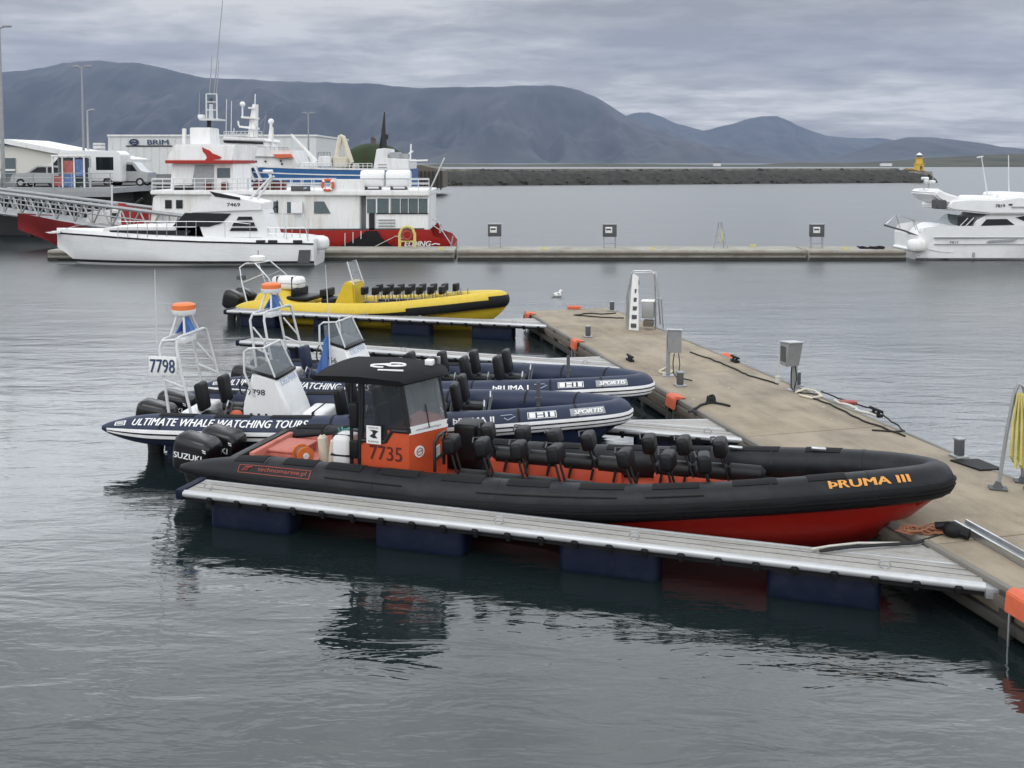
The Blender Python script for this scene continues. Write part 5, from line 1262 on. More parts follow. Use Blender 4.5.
# =================================================================== BOATS ALONG THE FAR PONTOON
def ship_hull(st, yc, m, t, name='hull'):
    """st: (X, half beam at deck, deck z, half beam at waterline, keel z)"""
    b = MB(); secs = []
    for X, hd, zd, hw, zk in st:
        zw = max(.08, zk + .03); half = [(X, yc - hd, zd), (X, yc - (hd * .6 + hw * .4), zw + (zd - zw) * .5), (X, yc - hw, zw), (X, yc - hw * .6, min(zk * .6, zk + .02) if zk > 0 else zk * .6), (X, yc, zk)]
        secs.append(half + [(x, 2 * yc - y, z) for x, y, z in reversed(half[:-1])])
    b.loft(secs); o = b.build(name, m, t, True, ang=50); return o
def X_(x, Y): return atY(x, 200, Y).x
def Z_(y, Y): return atY(512, y, Y).z
def panel(t, name, m, poly, Y, d=.05, label=None):
    b = MB(); b.pxprism(poly, Y - d, Y + .02); return b.build(name, m, t, True, smooth=False, label=label)
def rect(x0, y0, x1, y1): return [(x0, y0), (x1, y0), (x1, y1), (x0, y1)]
def rails(b, x0, x1, ys, Y, n, y0, r=.025):
    for y in ys: b.tube([atY(x0, y, Y), atY(x1, y, Y)], r, 6)
    for k in range(n + 1):
        x = x0 + (x1 - x0) * k / n; b.tube([atY(x, y0, Y), atY(x, ys[0], Y)], r, 6)

# ------------------------------------------------------------------ white motor yacht 7469 on this side of the pontoon
YC = 53.7; Yn = 52.05
t = thing('motor_yacht', 'long white motor yacht with a black stripe and the number 7469', 'yacht', (X_(185, YC), YC, 0))
st = []
for x, hd, y, hw, zk in ((56, .04, 231.5, .01, 1.45), (62, .45, 232.5, .05, .85), (68, .65, 233, .12, .25), (73, .78, 233.4, .3, -.1), (90, 1.1, 234.5, .7, -.3), (115, 1.4, 236.5, 1.15, -.45), (150, 1.62, 239, 1.45, -.5), (200, 1.7, 241, 1.58, -.5), (260, 1.68, 242.5, 1.56, -.45), (304, 1.6, 243, 1.5, -.4), (313, 1.58, 243.2, 1.48, -.4)): st.append((X_(x, YC - hd), hd, Z_(y, YC - hd), hw, zk))
ship_hull(st, YC, 'hull_white', t)
def side_line(z0f, z1f, proud, m, name):
    b = MB(); secs = []
    for X, hd, zd, hw, zk in st:
        za, zb = z0f(zd), z1f(zd)
        def yy(z): k = min(1, max(0, (z - .08) / max(.01, zd - .08))); return hw + (hd - hw) * (k ** .8) + proud
        secs.append([(X, YC - yy(za), za), (X, YC - yy(zb), zb), (X, YC - yy(zb) + .06, zb), (X, YC - yy(za) + .06, za)])
    b.loft(secs, closed=True); return b.build(name, m, t, True)
side_line(lambda z: z - .09, lambda z: z - .005, .025, 'black_rubber', 'rubbing_strake')
side_line(lambda z: .10, lambda z: .24, .045, 'black_paint', 'waterline_stripe')
b = MB(); secs = []
for X, hd, zd, hw, zk in st: secs.append([(X, YC - hd + .02, zd), (X, YC - hd * .94, zd + .2), (X, YC + hd * .94, zd + .2), (X, YC + hd - .02, zd)])
b.loft(secs); b.build('deck_bulwark', 'white_gel', t, True)
yA, yB = 52.55, 54.85
def ypan(name, m, poly, y0=yA, y1=yB, bev=.04, lab=None):
    b = MB(); b.pxprism(poly, y0, y1)
    if bev:
        bmesh.ops.recalc_face_normals(b.bm, faces=list(b.bm.faces)); bmesh.ops.bevel(b.bm, geom=list(b.bm.edges), offset=bev, segments=2, affect='EDGES')
    return b.build(name, m, t, True, ang=50, label=lab)
ypan('trunk_cabin', 'white_gel', [(98, 238), (104, 228), (122, 226.5), (200, 225), (205, 239)])
panel(t, 'trunk_window', 'glass_dark', [(109, 230.2), (191, 230.5), (186, 236.8), (112, 235)], yA)
cab = ypan('cabin', 'white_gel', [(172, 238), (176, 227), (187, 212.5), (240, 208), (262, 209), (272, 238)])
panel(t, 'windscreen', 'glass_dark', [(172.5, 226.5), (185, 212.8), (231, 213.5), (222, 223), (209, 226.8)], yA)
for (a, c, y0, y1) in ((236.5, 252.5, 216.6, 220), (232, 254.8, 222.2, 226), (229.5, 257.5, 227.8, 231)): panel(t, 'side_window', 'glass_dark', [(a + 2, y0), (c - 1, y0), (c, y1), (a, y1)], yA)
fb = ypan('flybridge', 'white_gel', [(190, 213), (206, 205.5), (212, 194), (243, 199), (262, 203), (262, 210.5), (240, 211)], yA - .12, yB + .12)
text_on('7469', 'number_lettering', 'letter_black', fb, atY(227, 206.4, yA - .13), (1, 0, 0), (0, 0, 1), .19, atY(240, 200, yA).x - atY(227, 200, yA).x, True, bold=.03)
panel(t, 'flybridge_screen', 'glass_dark', [(209, 191.2), (240, 197.5), (240, 200), (215, 196.5)], yA - .13, .03)
ypan('aft_deck', 'white_gel', [(262, 243), (262, 236), (300, 238), (312, 240), (312, 243.5)], yA - .3, yB + .3)
for a in (256, 268, 293): panel(t, 'hull_port', 'letter_black', rect(a, 240.2, a + 9, 243.2), Yn + .02, .06)
panel(t, 'stern_grille', 'dark_grey', [(299, 250), (310.5, 250), (309.5, 263), (297.5, 263)], Yn + .09, .05)
b = MB(); Yr = 52.15
rails(b, 118, 196, (221.5, 227), Yr, 8, 238, .018); b.tube([atY(58, 230.5, YC), atY(80, 225, 52.9), atY(118, 221.5, Yr)], .018, 6); b.tube([atY(196, 221.5, Yr), atY(232, 222, Yr), atY(250, 224, Yr)], .018, 6)
for x in (225, 250): b.tube([atY(x, 222.5, Yr), atY(x, 241, Yr)], .016, 6)
b.build('guard_rail', 'steel', t, True)
b = MB(); rails(b, 268, 308, (228, 234), Yr + .2, 5, 241, .02); b.tube([atY(287, 241, Yr), atY(284, 214, Yr + .3), atY(270, 213, Yr + .5)], .025, 6); b.tube([atY(308, 241, Yr), atY(303, 214, Yr + .3), atY(284, 214, Yr + .3)], .025, 6); b.build('aft_rail', 'steel', t, True)
b = MB(); b.tube([atY(248, 201, 53.2), atY(272, 176, 53.5)], .07, 8); b.tube([atY(256, 201, 54.2), atY(274, 176, 53.9)], .07, 8); b.build('radar_mast', 'white_tube', t, True)
b = MB(); rbox(b, atY(268, 171.5, 53.7), (.5, .5, .2), .07); b.tube([atY(271, 177, 53.7), atY(269, 173, 53.7)], .08, 8); b.build('radar_dome', 'white_gel', t, True)
b = MB(); b.tube([atY(52, 232, YC), atY(64, 231, YC)], .06, 8); b.build('bow_roller', 'steel', t, True)
panel(t, 'bow_pulpit', 'white_gel', [(45, 232.3), (60, 231), (60, 233), (50, 233.5)], YC - .2, .2)
b = MB(); P = atY(322, 243, 53.4); rbox(b, P, (.80, .62, .76), .26); tag(b.build('round_fender', 'white_gel', None, loc=P), 'big white round fender hanging at the stern of the yacht 7469', 'fender')

# ------------------------------------------------------------------ red and white passenger ferry beyond the pontoon
Y0, Y1 = 59.6, 66.0; yc = (Y0 + Y1) / 2
t = thing('passenger_ferry', 'red and white whale watching ferry with a red whale tail on its bridge', 'ferry', (X_(300, Y0), yc, 0))
st = []
for x, hd, y, hw, zk in ((118, .05, 203, .02, .5), (128, .9, 206, .4, -.4), (150, 1.9, 212, 1.4, -1), (185, 2.8, 222, 2.5, -1.2), (230, 3.1, 229, 3.0, -1.3), (330, 3.2, 230.5, 3.1, -1.3), (424, 3.2, 229.5, 3.0, -1.2), (431, 3.18, 229.5, 2.95, -1.0), (433, 3.1, 236, 2.9, -.9), (446, 3.0, 240, 2.8, -.8), (452, 2.9, 247, 2.7, -.6)): st.append((X_(x, yc - hd), hd, Z_(y, yc - hd), hw, zk))
ship_hull(st, yc, 'ferry_red', t)
def fpan(name, m, poly, y0=Y0 + .15, y1=Y1 - .15, bev=.05, lab=None):
    b = MB(); b.pxprism(poly, y0, y1)
    if bev:
        bmesh.ops.recalc_face_normals(b.bm, faces=list(b.bm.faces)); bmesh.ops.bevel(b.bm, geom=list(b.bm.edges), offset=bev, segments=2, affect='EDGES')
    return b.build(name, m, t, True, ang=50, label=lab)
fpan('deckhouse', 'white_paint', [(150, 226), (153, 197), (160, 193), (360, 193), (360, 231), (230, 231)])
fpan('deckhouse', 'white_paint', [(366, 193), (428.5, 193), (428.5, 231), (366, 231)], lab='aft saloon with a long glazed front')
panel(t, 'bulwark_line', 'dark_grey', [(250, 229.2), (424, 228.2), (424, 229.4), (250, 230.5)], Y0 + .15, .10)
fpan('boarding_recess', 'grey_paint', rect(356, 195, 368, 232), Y0 + .9, Y0 + 1.6)
panel(t, 'boarding_door', 'glass_grey', rect(367, 199, 375.5, 213), Y0 + .15); panel(t, 'boarding_gate', 'black_paint', rect(369, 213, 374.5, 236), Y0 + .1)
for a, c, poly in ((0, 0, rect(261, 201.5, 278, 213)), (0, 0, rect(287, 202, 297, 213)), (0, 0, [(314, 201.5), (324, 201.5), (330.5, 213.5), (314, 213.5)])): 
    panel(t, 'window', 'glass_grey', poly, Y0 + .15); 
b = MB()
for x in (262, 269.5, 277): b.pxbox(x - .5, 200.5, x + .5, 214, Y0 + .06, Y0 + .12)
b.pxbox(261, 206.5, 278, 207.5, Y0 + .06, Y0 + .12); b.build('window_frame', 'black_rubber', t, True)
panel(t, 'window', 'glass_dark', rect(165, 200, 171.5, 208.5), Y0 + .15); panel(t, 'window', 'glass_dark', rect(176, 200, 182.5, 208.5), Y0 + .15)
panel(t, 'cabinet', 'white_gel', rect(291, 202, 302, 213), Y0 + .05, .25)
wv = panel(t, 'saloon_window', 'glass_grey', rect(376, 198.5, 428, 213), Y0 + .15)
b = MB()
for x in (376, 388.8, 390.5, 400, 408, 418, 427.6): b.pxbox(x, 198.2, x + (1.2 if x in (388.8, 376, 427.6) else .5), 213.2, Y0 + .03, Y0 + .09)
b.build('mullion', 'white_paint', wv, True)
panel(t, 'window_sill', 'black_rubber', rect(376, 213, 428, 214), Y0 + .15, .07)
b = MB()
for y in (219.5, 222.5, 225.5): b.pxbox(378, y, 395, y + .7, Y0 + .05, Y0 + .14)
b.build('vent_louvre', 'grey_paint', t, True)
fpan('upper_deck', 'white_paint', [(150, 190.3), (429, 190.3), (429, 196), (150, 194.5)], Y0 - .15, Y1 + .1)
b = MB()
for x0, x1 in ((152, 248), (248, 336), (408, 429)): rails(b, x0, x1, (178.5, 183, 187), Y0 - .02, max(2, int((x1 - x0) / 10)), 191, .03)
for x0, x1 in ((152, 429),): rails(b, x0, x1, (179.5, 184), Y1 - .1, 26, 190, .03)
b.build('deck_rail', 'white_tube', t, True)
fpan('rail_panel', 'white_paint', [(330, 179.5), (364, 179.5), (364, 190.5), (330, 190.5)], Y0 - .04, Y0 + .04, 0)
for a in (253, 264, 275): 
    fpan('deck_bench', 'number_red', [(a, 181), (a + 9.5, 181), (a + 9.5, 190.5), (a, 190.5)], Y0 + .6, Y0 + 1.2, .02)
for a in (221, 204): fpan('deck_bench', 'number_red', rect(a, 182, a + 5, 190.5), Y0 + .6, Y0 + 1.2, .02)
fpan('dark_locker', 'black_paint', rect(174, 185.5, 190, 190.5), Y0 + .3, Y0 + 1.0, .03)
# bridge with the whale tail
wb = fpan('bridge', 'white_paint', [(170, 191), (172, 163), (233, 163), (233, 191)], Y0 + 1.1, Y1 - 1.0)
panel(wb, 'bridge_recess', 'grey_paint', [(195, 165), (214, 165), (214, 189), (191, 189)], Y0 + 1.1, .03)
panel(wb, 'bridge_window', 'glass_grey', rect(217, 168, 230, 178), Y0 + 1.1, .04)
OFF_W = OFF[wb.name]
fpan('bridge_roof', 'white_paint', [(165.5, 161), (174.5, 144.5), (235.5, 144.5), (232.5, 161)], Y0 + .6, Y1 - .6)
fpan('roof_stripe', 'ferry_red', [(165, 160.3), (232.8, 160.3), (232.4, 163.4), (165, 163.4)], Y0 + .52, Y1 - .52, .02)
tail = [(202, 147), (205.5, 149), (209.5, 150.5), (212.5, 153.5), (216, 154.6), (221.5, 157.2), (219.5, 159), (214.5, 159.6), (211.5, 160.4), (204.5, 160.4), (207, 158), (205.5, 154.5), (202.8, 151.5)]
panel(t, 'whale_tail_emblem', 'ferry_red', tail, Y0 + .6, .05)
fpan('mast_house', 'white_paint', [(189.5, 127.5), (210.5, 127.5), (211.5, 145), (190, 145)], Y0 + 2.2, Y0 + 4.0)
fpan('funnel', 'white_paint', rect(182, 128.5, 185, 144.5), Y0 + 2.2, Y0 + 2.5, .02)
b = MB(); Ym = Y0 + 3
b.tube([atY(209, 127.5, Ym), atY(209, 119.5, Ym)], .14, 10); b.build('mast_base', 'black_paint', t, True)
b = MB(); b.pxbox(199, 118.6, 219, 120.2, Ym - .7, Ym + .7)
for x in (206.5, 217):
    for d in (-.4, .4): b.tube([atY(x, 119, Ym + d), atY(x - .3, 94, Ym + d)], .05, 6)
for y in (94, 102, 110): b.tube([atY(206, y, Ym - .4), atY(217, y, Ym - .4)], .035, 6); b.tube([atY(206, y, Ym + .4), atY(217, y, Ym + .4)], .035, 6)
b.tube([atY(211, 119, Ym), atY(211, 100, Ym)], [.16, .1], 8); b.build('lattice_mast', 'white_tube', t, True)
b = MB(); rbox(b, atY(201.5, 116.8, Ym), (.36, .5, .26), .05); b.build('search_lamp', 'white_gel', t, True)
b = MB(); b.tube([atY(211, 104, Ym), atY(211, 98, Ym)], .12, 8); b.build('mast_light', 'dark_grey', t, True)
for x, y0, x1, y1 in ((214, 94, 224, -14), (209.5, 94, 212, 55), (216.5, 94, 219, 60), (199, 119, 199.5, 92)):
    b = MB(); b.tube([atY(x, y0, Ym), atY(x1, y1, Ym)], [.035, .02], 6); b.build('whip_antenna', 'grey_paint', t, True)
b = MB()
b.tube([atY(430, 190, Y0 + .3), atY(444.5, 158, Y0 - .4)], .05, 6); b.build('flag_pole', 'white_tube', t, True)
b = MB(); b.tube([atY(432, 219, Y0 + .2), atY(438, 222, Y0 + .2), atY(443, 232, Y0 + .2), atY(452, 246, Y0 + .2)], .035, 6); b.tube([atY(440, 233, Y0 + .1), atY(441, 224, Y0 + .1)], .06, 6); b.tube([atY(451, 247, Y0), atY(453, 236, Y0)], .05, 6); b.tube([atY(432, 225, Y0 + .2), atY(443, 232, Y0 + .2)], .035, 6); b.build('stern_rail', 'steel', t, True)
text_on('ELDING', 'name_lettering', 'letter_white', t, atY(404.5, 246.3, Y0 - .06), (1, 0, 0), (0, 0, 1), .33, atY(431, 240, Y0).x - atY(404.5, 240, Y0).x, True, bold=.04, shear=.25)
flat_on([(0, 0), (.25, .08), (.5, .02), (.55, .08), (.25, .14), (0, .06)], 'name_swash', 'letter_white', t, atY(431.5, 245.2, Y0 - .02), (1, 0, 0), (0, 0, 1), .05, True)
b = MB()
pl = [(338, 247), (350, 242), (360, 236), (366, 231), (377, 231), (381, 238), (393, 247)]
b.pxprism(pl, Y0 - .28, Y0 - .1); b.build('rubber_skirt', 'black_rubber', t, True)
b = MB(); g_ = g
for x, y0, y1 in ((345, 233, 246), (353, 232, 243), (361, 231, 239)): b.tube([atY(x, y0, Y0 - .35), atY(x, y1, Y0 - .35)], .03, 6)
b.build('gangplank_rail', 'white_tube', t, True)
b = MB(); b.tube([atY(372, 248, Y0 - .5), atY(396, 236, Y0 - .2), atY(424, 247, Y0 - .5)], .025, 6); tag(b.build('mooring_line', 'rope_white', None, loc=atY(396, 236, Y0)), 'pale mooring line sagging from the ferry side to the far pontoon', 'rope')
# things carried on deck
def raft(x0, x1, lab):
    P = atY((x0 + x1) / 2, 190, Y0 + 1.0); t = thing('life_raft', lab, 'life raft', P, 0, 'white life raft canisters on the ferry roof')
    wd = X_(x1, Y0 + 1) - X_(x0, Y0 + 1); hh = Z_(170.5, Y0 + 1) - Z_(188, Y0 + 1)
    b = MB(); secs = []
    for x, k in ((-wd / 2, .86), (-wd / 2 + .08, .97), (-wd / 4, 1), (wd / 4, 1), (wd / 2 - .08, .97), (wd / 2, .86)):
        secs.append([(x, .55 * k * math.copysign(abs(math.cos(a)) ** .6, math.cos(a)), .16 + hh / 2 + hh / 2 * k * math.copysign(abs(math.sin(a)) ** .7, math.sin(a))) for a in [i * math.pi / 10 for i in range(20)]])
    b.loft(secs, closed=True); b.build('canister', 'white_gel', t)
    b = MB().box((0, 0, .16 + hh / 2), (wd * .985, 1.12, .05), bev=.01)
    b.build('joint_band', 'grey_paint', t)
    b = MB()
    for x in (-wd * .3, wd * .3): b.box((x, 0, .12), (.08, .9, .24), bev=.02)
    b.box((0, 0, .05), (wd * .6, .2, .1)); b.build('cradle', 'dark_grey', t)
raft(361.5, 385, 'white life raft canister on the ferry roof beside the lifebuoy'); raft(387, 411, 'white life raft canister on the ferry roof closest to the stern rail')
P = atY(328, 185, Y0 - .08)
t2 = thing('lifebuoy', 'orange and white lifebuoy hung on the upper rail of the ferry', 'lifebuoy', P)
b = MB(); b.tube([(.33 * math.cos(q * .2618), -.1, .33 * math.sin(q * .2618)) for q in range(24)], .095, 8, True); b.build('ring', 'fender_orange', t2)
b = MB()
for k in range(4):
    a0 = k * 1.571 + .6; b.tube([(.33 * math.cos(a0 + j * .1), -.1, .33 * math.sin(a0 + j * .1)) for j in range(4)], .1, 8)
b.build('reflective_band', 'white_gel', t2)
P = atY(301, 188.5, Y0 - .06); t2 = thing('name_board', 'small dark name board with a pale emblem hung on the ferry rail', 'board', P)
MB().box((0, -.1, 0), (1.2, .04, .32), bev=.01).build('panel', 'dark_grey', t2)
flat_on([(0, 0), (.1, .06), (.2, .05), (.26, .12), (.14, .14), (.06, .1)], 'emblem', 'letter_blue', t2, (.15, -.122, -.06), (1, 0, 0), (0, 0, 1))
P = at(405, 249, .52); t2 = thing('hose_rack', 'yellow hoop rack with a red ring standing on the far pontoon by the ferry name', 'rack', (P.x, 57.6, .52))
b = MB(); b.tube([(-.45, 0, 0), (-.45, 0, .8), (-.3, 0, 1.15), (0, 0, 1.25), (.3, 0, 1.15), (.45, 0, .8), (.45, 0, 0)], .09, 8); b.tube([(-.45, 0, .35), (.45, 0, .35)], .05, 6); b.build('frame', 'rope_yellow', t2)
b = MB(); b.tube([(.26 * math.cos(q * .5236), -.06, .72 + .26 * math.sin(q * .5236)) for q in range(12)], .07, 8, True); b.build('hose', 'letter_red', t2)

# ------------------------------------------------------------------ red hulled boat moored under the gangway
yc2 = 64.0
t = thing('fishing_boat', 'red hulled fishing boat with a raked bow half hidden by the gangway', 'boat', (X_(90, 62), yc2, 0))
st = []
for x, hd, y, hw, zk in ((17, .05, 213, .02, 1.9), (28, .6, 215, .06, 1.3), (40, 1.1, 217, .12, .6), (50, 1.4, 219, .25, .0), (60, 1.7, 221, .9, -.6), (80, 2.0, 224, 1.6, -1), (125, 2.2, 226, 1.9, -1.1)): st.append((X_(x, yc2 - hd), hd, Z_(y, yc2 - hd), hw, zk))
ship_hull(st, yc2, 'boat_red', t)
b = MB(); b.pxprism([(85, 226), (88, 212), (112, 210), (122, 211), (126, 226)], 62.6, 65.4); b.build('deckhouse', 'white_paint', t, True)
panel(t, 'window', 'glass_dark', [(112, 213), (118, 213), (118, 218), (112, 218)], 62.6)
b = MB(); b.tube([atY(112, 215, 63.2), atY(112, 185, 63.2)], .06, 8); b.build('mast', 'white_tube', t, True)

# ------------------------------------------------------------------ blue trawler
Y0, Y1 = 98.0, 107.0; yc = (Y0 + Y1) / 2
t = thing('trawler', 'large blue and white trawler with radar masts and a folded deck crane', 'trawler', (X_(320, Y0), yc, 0))
st = []
for x, hd, y, hw, zk in ((226, .1, 163.5, .05, 1), (238, 1.6, 164.5, .8, -1), (258, 3.2, 166, 2.6, -2.5), (290, 4.3, 167.3, 4.0, -3), (330, 4.5, 168.4, 4.4, -3), (400, 4.5, 169.5, 4.3, -3), (410, 4.4, 168.8, 4.0, -2.4)): st.append((X_(x, yc - hd), hd, Z_(y, yc - hd), hw, zk))
ship_hull(st, yc, 'trawler_blue', t)
def hullband(ya, yb, m, name, proud=.06):
    b = MB(); secs = []
    for X, hd, zd, hw, zk in st:
        za, zb = ya(zd), yb(zd); f = lambda z: hw + (hd - hw) * min(1, max(0, (z - .1) / (zd - .1))) + proud + .35 * (hd - hw) * 0
        def half(z):
            zm = zd * .55 + .1; hm_ = hd * .6 + hw * .4
            return (hm_ + (hd - hm_) * (z - zm) / (zd - zm) if z > zm else hw + (hm_ - hw) * (z - .08) / (zm - .08)) + proud
        secs.append([(X, yc - half(za), za), (X, yc - half(zb), zb), (X, yc - half(zb) + .2, zb), (X, yc - half(za) + .2, za)])
    b.loft(secs, closed=True); b.build(name, m, t, True)
hullband(lambda z: z - .12, lambda z: z + .06, 'white_paint', 'gunwale'); hullband(lambda z: z - .72, lambda z: z - .60, 'white_paint', 'hull_stripe', .05); hullband(lambda z: .3, lambda z: z - 1.75, 'white_paint', 'lower_hull', .05)
for a in (240, 246.5, 253):
    panel(t, 'bow_stripe', 'white_paint', [(a, 165.5), (a + 1.8, 165.5), (a + 8.8, 181), (a + 7, 181)], Y0 + (2.3 - (a - 240) * .1), .5)
def tpan(name, m, poly, y0, y1, bev=.06, lab=None):
    b = MB(); b.pxprism(poly, y0, y1)
    if bev:
        bmesh.ops.recalc_face_normals(b.bm, faces=list(b.bm.faces)); bmesh.ops.bevel(b.bm, geom=list(b.bm.edges), offset=bev, segments=2, affect='EDGES')
    return b.build(name, m, t, True, ang=50, label=lab)
tpan('forecastle', 'white_paint', [(236, 168), (238, 150), (292, 150), (298, 168)], Y0 + 1.2, Y1 - 1.2)
wh = tpan('wheelhouse', 'white_paint', [(228, 151), (225, 137), (262, 138), (266, 151)], Y0 + 1.6, Y1 - 1.6)
tpan('wheelhouse_roof', 'white_paint', [(221.5, 140), (223, 136.5), (264, 138.5), (266, 141.5)], Y0 + 1.2, Y1 - 1.2)
panel(t, 'wheelhouse_window', 'glass_dark', [(223, 140.3), (263, 142.3), (263, 144.2), (224, 142.8)], Y0 + 1.58, .08)
b = MB()
for x, y in ((243, 153.5), (255, 160.5), (264.5, 160.5), (280, 160), (281, 163)): b.pxbox(x, y, x + 1.6, y + 1.8, Y0 + 1.1, Y0 + 1.25)
b.build('porthole', 'black_paint', t, True)
for yl in (155.6, 146): panel(t, 'deck_edge', 'grey_paint', [(240, yl), (288, yl + 1.3), (288, yl + 1.9), (240, yl + .6)], Y0 + 1.15, .15)
b = MB()
rails(b, 224, 262, (131.5, 134), Y0 + 1.4, 9, 137, .04); rails(b, 266, 292, (147, 149), Y0 + 1.3, 6, 151, .04); rails(b, 300, 372, (163.5, 166), Y0 + .3, 16, 169, .04); b.build('deck_rail', 'white_tube', t, True)
b = MB(); Ym = Y0 + 4
b.pxprism([(247.5, 137), (255, 137), (255.5, 104), (252.5, 104), (250, 118)], Ym, Ym + 1.2); b.pxprism([(239, 125.5), (255, 127), (255, 129.5), (239, 127.5)], Ym - .4, Ym + 1.4); b.pxprism([(241, 116), (255, 117.2), (255, 118.8), (241, 118)], Ym - .4, Ym + 1.4); b.pxbox(248, 107, 255, 108.6, Ym - .2, Ym + 1.2)
b.tube([atY(242.5, 117, Ym + .5), atY(242.5, 107, Ym + .5)], .09, 6); b.tube([atY(255, 104, Ym), atY(255.3, 94, Ym)], .06, 6); b.tube([atY(239, 126, Ym), atY(238, 121, Ym)], .1, 6); b.build('radar_mast', 'white_paint', t, True)
b = MB(); b.ball(atY(242.5, 104.2, Ym + .5), .29, n=10); b.build('satellite_dome', 'white_gel', t, True)
b = MB(); b.pxprism([(267.5, 145), (272.5, 145), (272, 127), (269.5, 127)], Ym, Ym + .6); b.tube([atY(271, 128, Ym), atY(271, 124, Ym)], .15, 8); b.build('dome_post', 'white_paint', t, True)
b = MB(); b.ball(atY(271, 121.5, Ym + .3), .31, n=10); b.build('satellite_dome', 'white_gel', t, True)
for x, y0, y1 in ((226, 137, 99), (231, 137, 101), (233.5, 137, 128)):
    b = MB(); b.tube([atY(x, y0, Ym - 1), atY(x + .6, y1, Ym - 1)], .045, 6); b.build('whip_antenna', 'white_tube', t, True)
b = MB(); b.tube([atY(263, 138, Ym), atY(266, 112, Ym)], .02, 4); b.tube([atY(255, 130, Ym), atY(267, 115, Ym)], .02, 4); b.build('stay_wire', 'grey_paint', t, True)
b = MB(); b.pxprism([(273, 154.2), (290, 154), (292, 157.5), (276, 158.2)], Y0 + .6, Y0 + 2.2); b.build('rescue_boat', 'fender_orange', t, True)
b = MB(); b.tube([atY(291, 134.5, Y0 + 2), atY(316, 162, Y0 + 2)], [.12, .28], 8); b.build('davit_arm', 'white_paint', t, True)
b = MB(); b.tube([atY(336.5, 158, Y0 + 2), atY(340.5, 135.5, Y0 + 2)], .26, 8); b.tube([atY(340, 136, Y0 + 2), atY(343, 137, Y0 + 2), atY(351, 163, Y0 + 2)], [.22, .26, .34], 8); b.build('deck_crane', 'cream', t, True)
for x0, y0, x1, y1, m in ((333, 157, 347, 168, 'cream'), (318, 156, 331, 167, 'white_paint'), (300, 162, 318, 169, 'white_paint'), (352, 164, 356, 169, 'cream')): tpan('winch_housing', m, rect(x0, y0, x1, y1), Y0 + 1, Y0 + 3.4, .1)
b = MB(); rails(b, 318, 330, (152.5, 156), Y0 + 1.2, 4, 160, .06); b.build('gantry', 'grey_paint', t, True)
tpan('stern_house', 'white_paint', [(373, 170), (376.5, 149), (385, 148), (386, 158), (409, 159), (409, 170)], Y0 + .5, Y1 - .5)
b = MB(); b.pxprism([(388, 158), (390, 152.5), (398, 152), (400, 158)], Y0 + 2, Y0 + 5); b.box(atY(404, 156, Y0 + 3), (1.0, 1, .5)); b.build('net_drum', 'grey_paint', t, True)
b = MB(); b.tube([atY(410, 170, Y0 + 1), atY(411, 144, Y0 + 1)], .09, 6); b.tube([atY(409, 154, Y0 + 1), atY(413, 151, Y0 + 1)], .12, 6); b.tube([atY(409, 161, Y0 + 1), atY(428, 160.5, Y0 + 1)], .12, 6); b.build('stern_gallows', 'white_paint', t, True)
b = MB(); b.tube([atY(384, 149, Y0 + 4), atY(383.5, 130, Y0 + 4), atY(384.5, 112, Y0 + 4)], [.35, .22, .06], 8); b.tube([atY(379.5, 150, Y0 + 4), atY(383, 128, Y0 + 4)], .1, 6); b.tube([atY(386, 150, Y0 + 4), atY(385, 134, Y0 + 4)], .12, 6); b.box(atY(386, 137, Y0 + 4), (.5, .4, .5)); b.build('aft_mast', 'black_paint', t, True)
for k, y in enumerate((164.2, 167)): panel(t, 'stern_marking', 'grey_paint', rect(378, y, 387, y + .9), Y0 + .5, .04)

# old timber quay stage between the trawler and the breakwater
t = thing('landing_stage', 'weathered brown landing stage joining the breakwater behind the trawler stern', 'landing stage', (-19, 170, 0))
b = MB(); b.pxprism([(405, 190), (405, 170), (420, 165), (439, 169), (443, 171), (443, 188)], 168, 180); b.build('timber_wall', 'timber', t, True, smooth=False)
b = MB()
for k in range(9): b.pxbox(408 + k * 4, 171, 409.4 + k * 4, 190, 167.6, 168.1)
b.build('pile', 'pier_dark', t, True, smooth=False)

# ------------------------------------------------------------------ white cruiser at the pontoon's far end
Yn = 55.3; YC = 57.3
t = thing('motor_cruiser', 'white flybridge motor cruiser numbered 7819 moored stern first at the pontoon end', 'yacht', (X_(1020, YC), YC, 0))
st = []
for x, hd, y, hw, zk in ((921, 1.75, 236, 1.6, -.3), (926, 1.9, 228, 1.75, -.5), (940, 1.95, 226, 1.8, -.6), (1000, 2.0, 226, 1.85, -.6), (1060, 2.0, 224, 1.8, -.6), (1120, 1.8, 221, 1.4, -.6), (1170, 1.2, 217, .6, -.4), (1200, .4, 214, .08, .3), (1206, .06, 213, .02, .9)): st.append((X_(x, Yn), hd, Z_(y, Yn), hw, zk))
ship_hull(st, YC, 'white_gel', t)
def cp(name, m, poly, y0, y1, bev=.05, par=None):
    b = MB(); b.prism([(atY(x, y, (y0 + y1) / 2).x, y0, atY(x, y, y0).z) for x, y in poly], (0, y1 - y0, 0))
    if bev:
        bmesh.ops.recalc_face_normals(b.bm, faces=list(b.bm.faces)); bmesh.ops.bevel(b.bm, geom=list(b.bm.edges), offset=bev, segments=3, affect='EDGES')
    return b.build(name, m, par or t, True, ang=50)
cp('swim_platform', 'white_gel', [(902.5, 251), (906, 248.5), (924, 251), (935, 254), (934, 257.5), (912, 256)], Yn + .3, Yn + 3.6, .05)
cp('platform_keel', 'black_rubber', [(906, 255.5), (934, 257.3), (937, 259.8), (914, 258.5)], Yn + .3, Yn + 3.6, .02)
cp('stern_quarter', 'white_gel', [(912, 250), (918, 240), (925, 231), (934, 226), (946, 226), (940, 254), (926, 253)], Yn + .12, Yn + 3.8, .08)
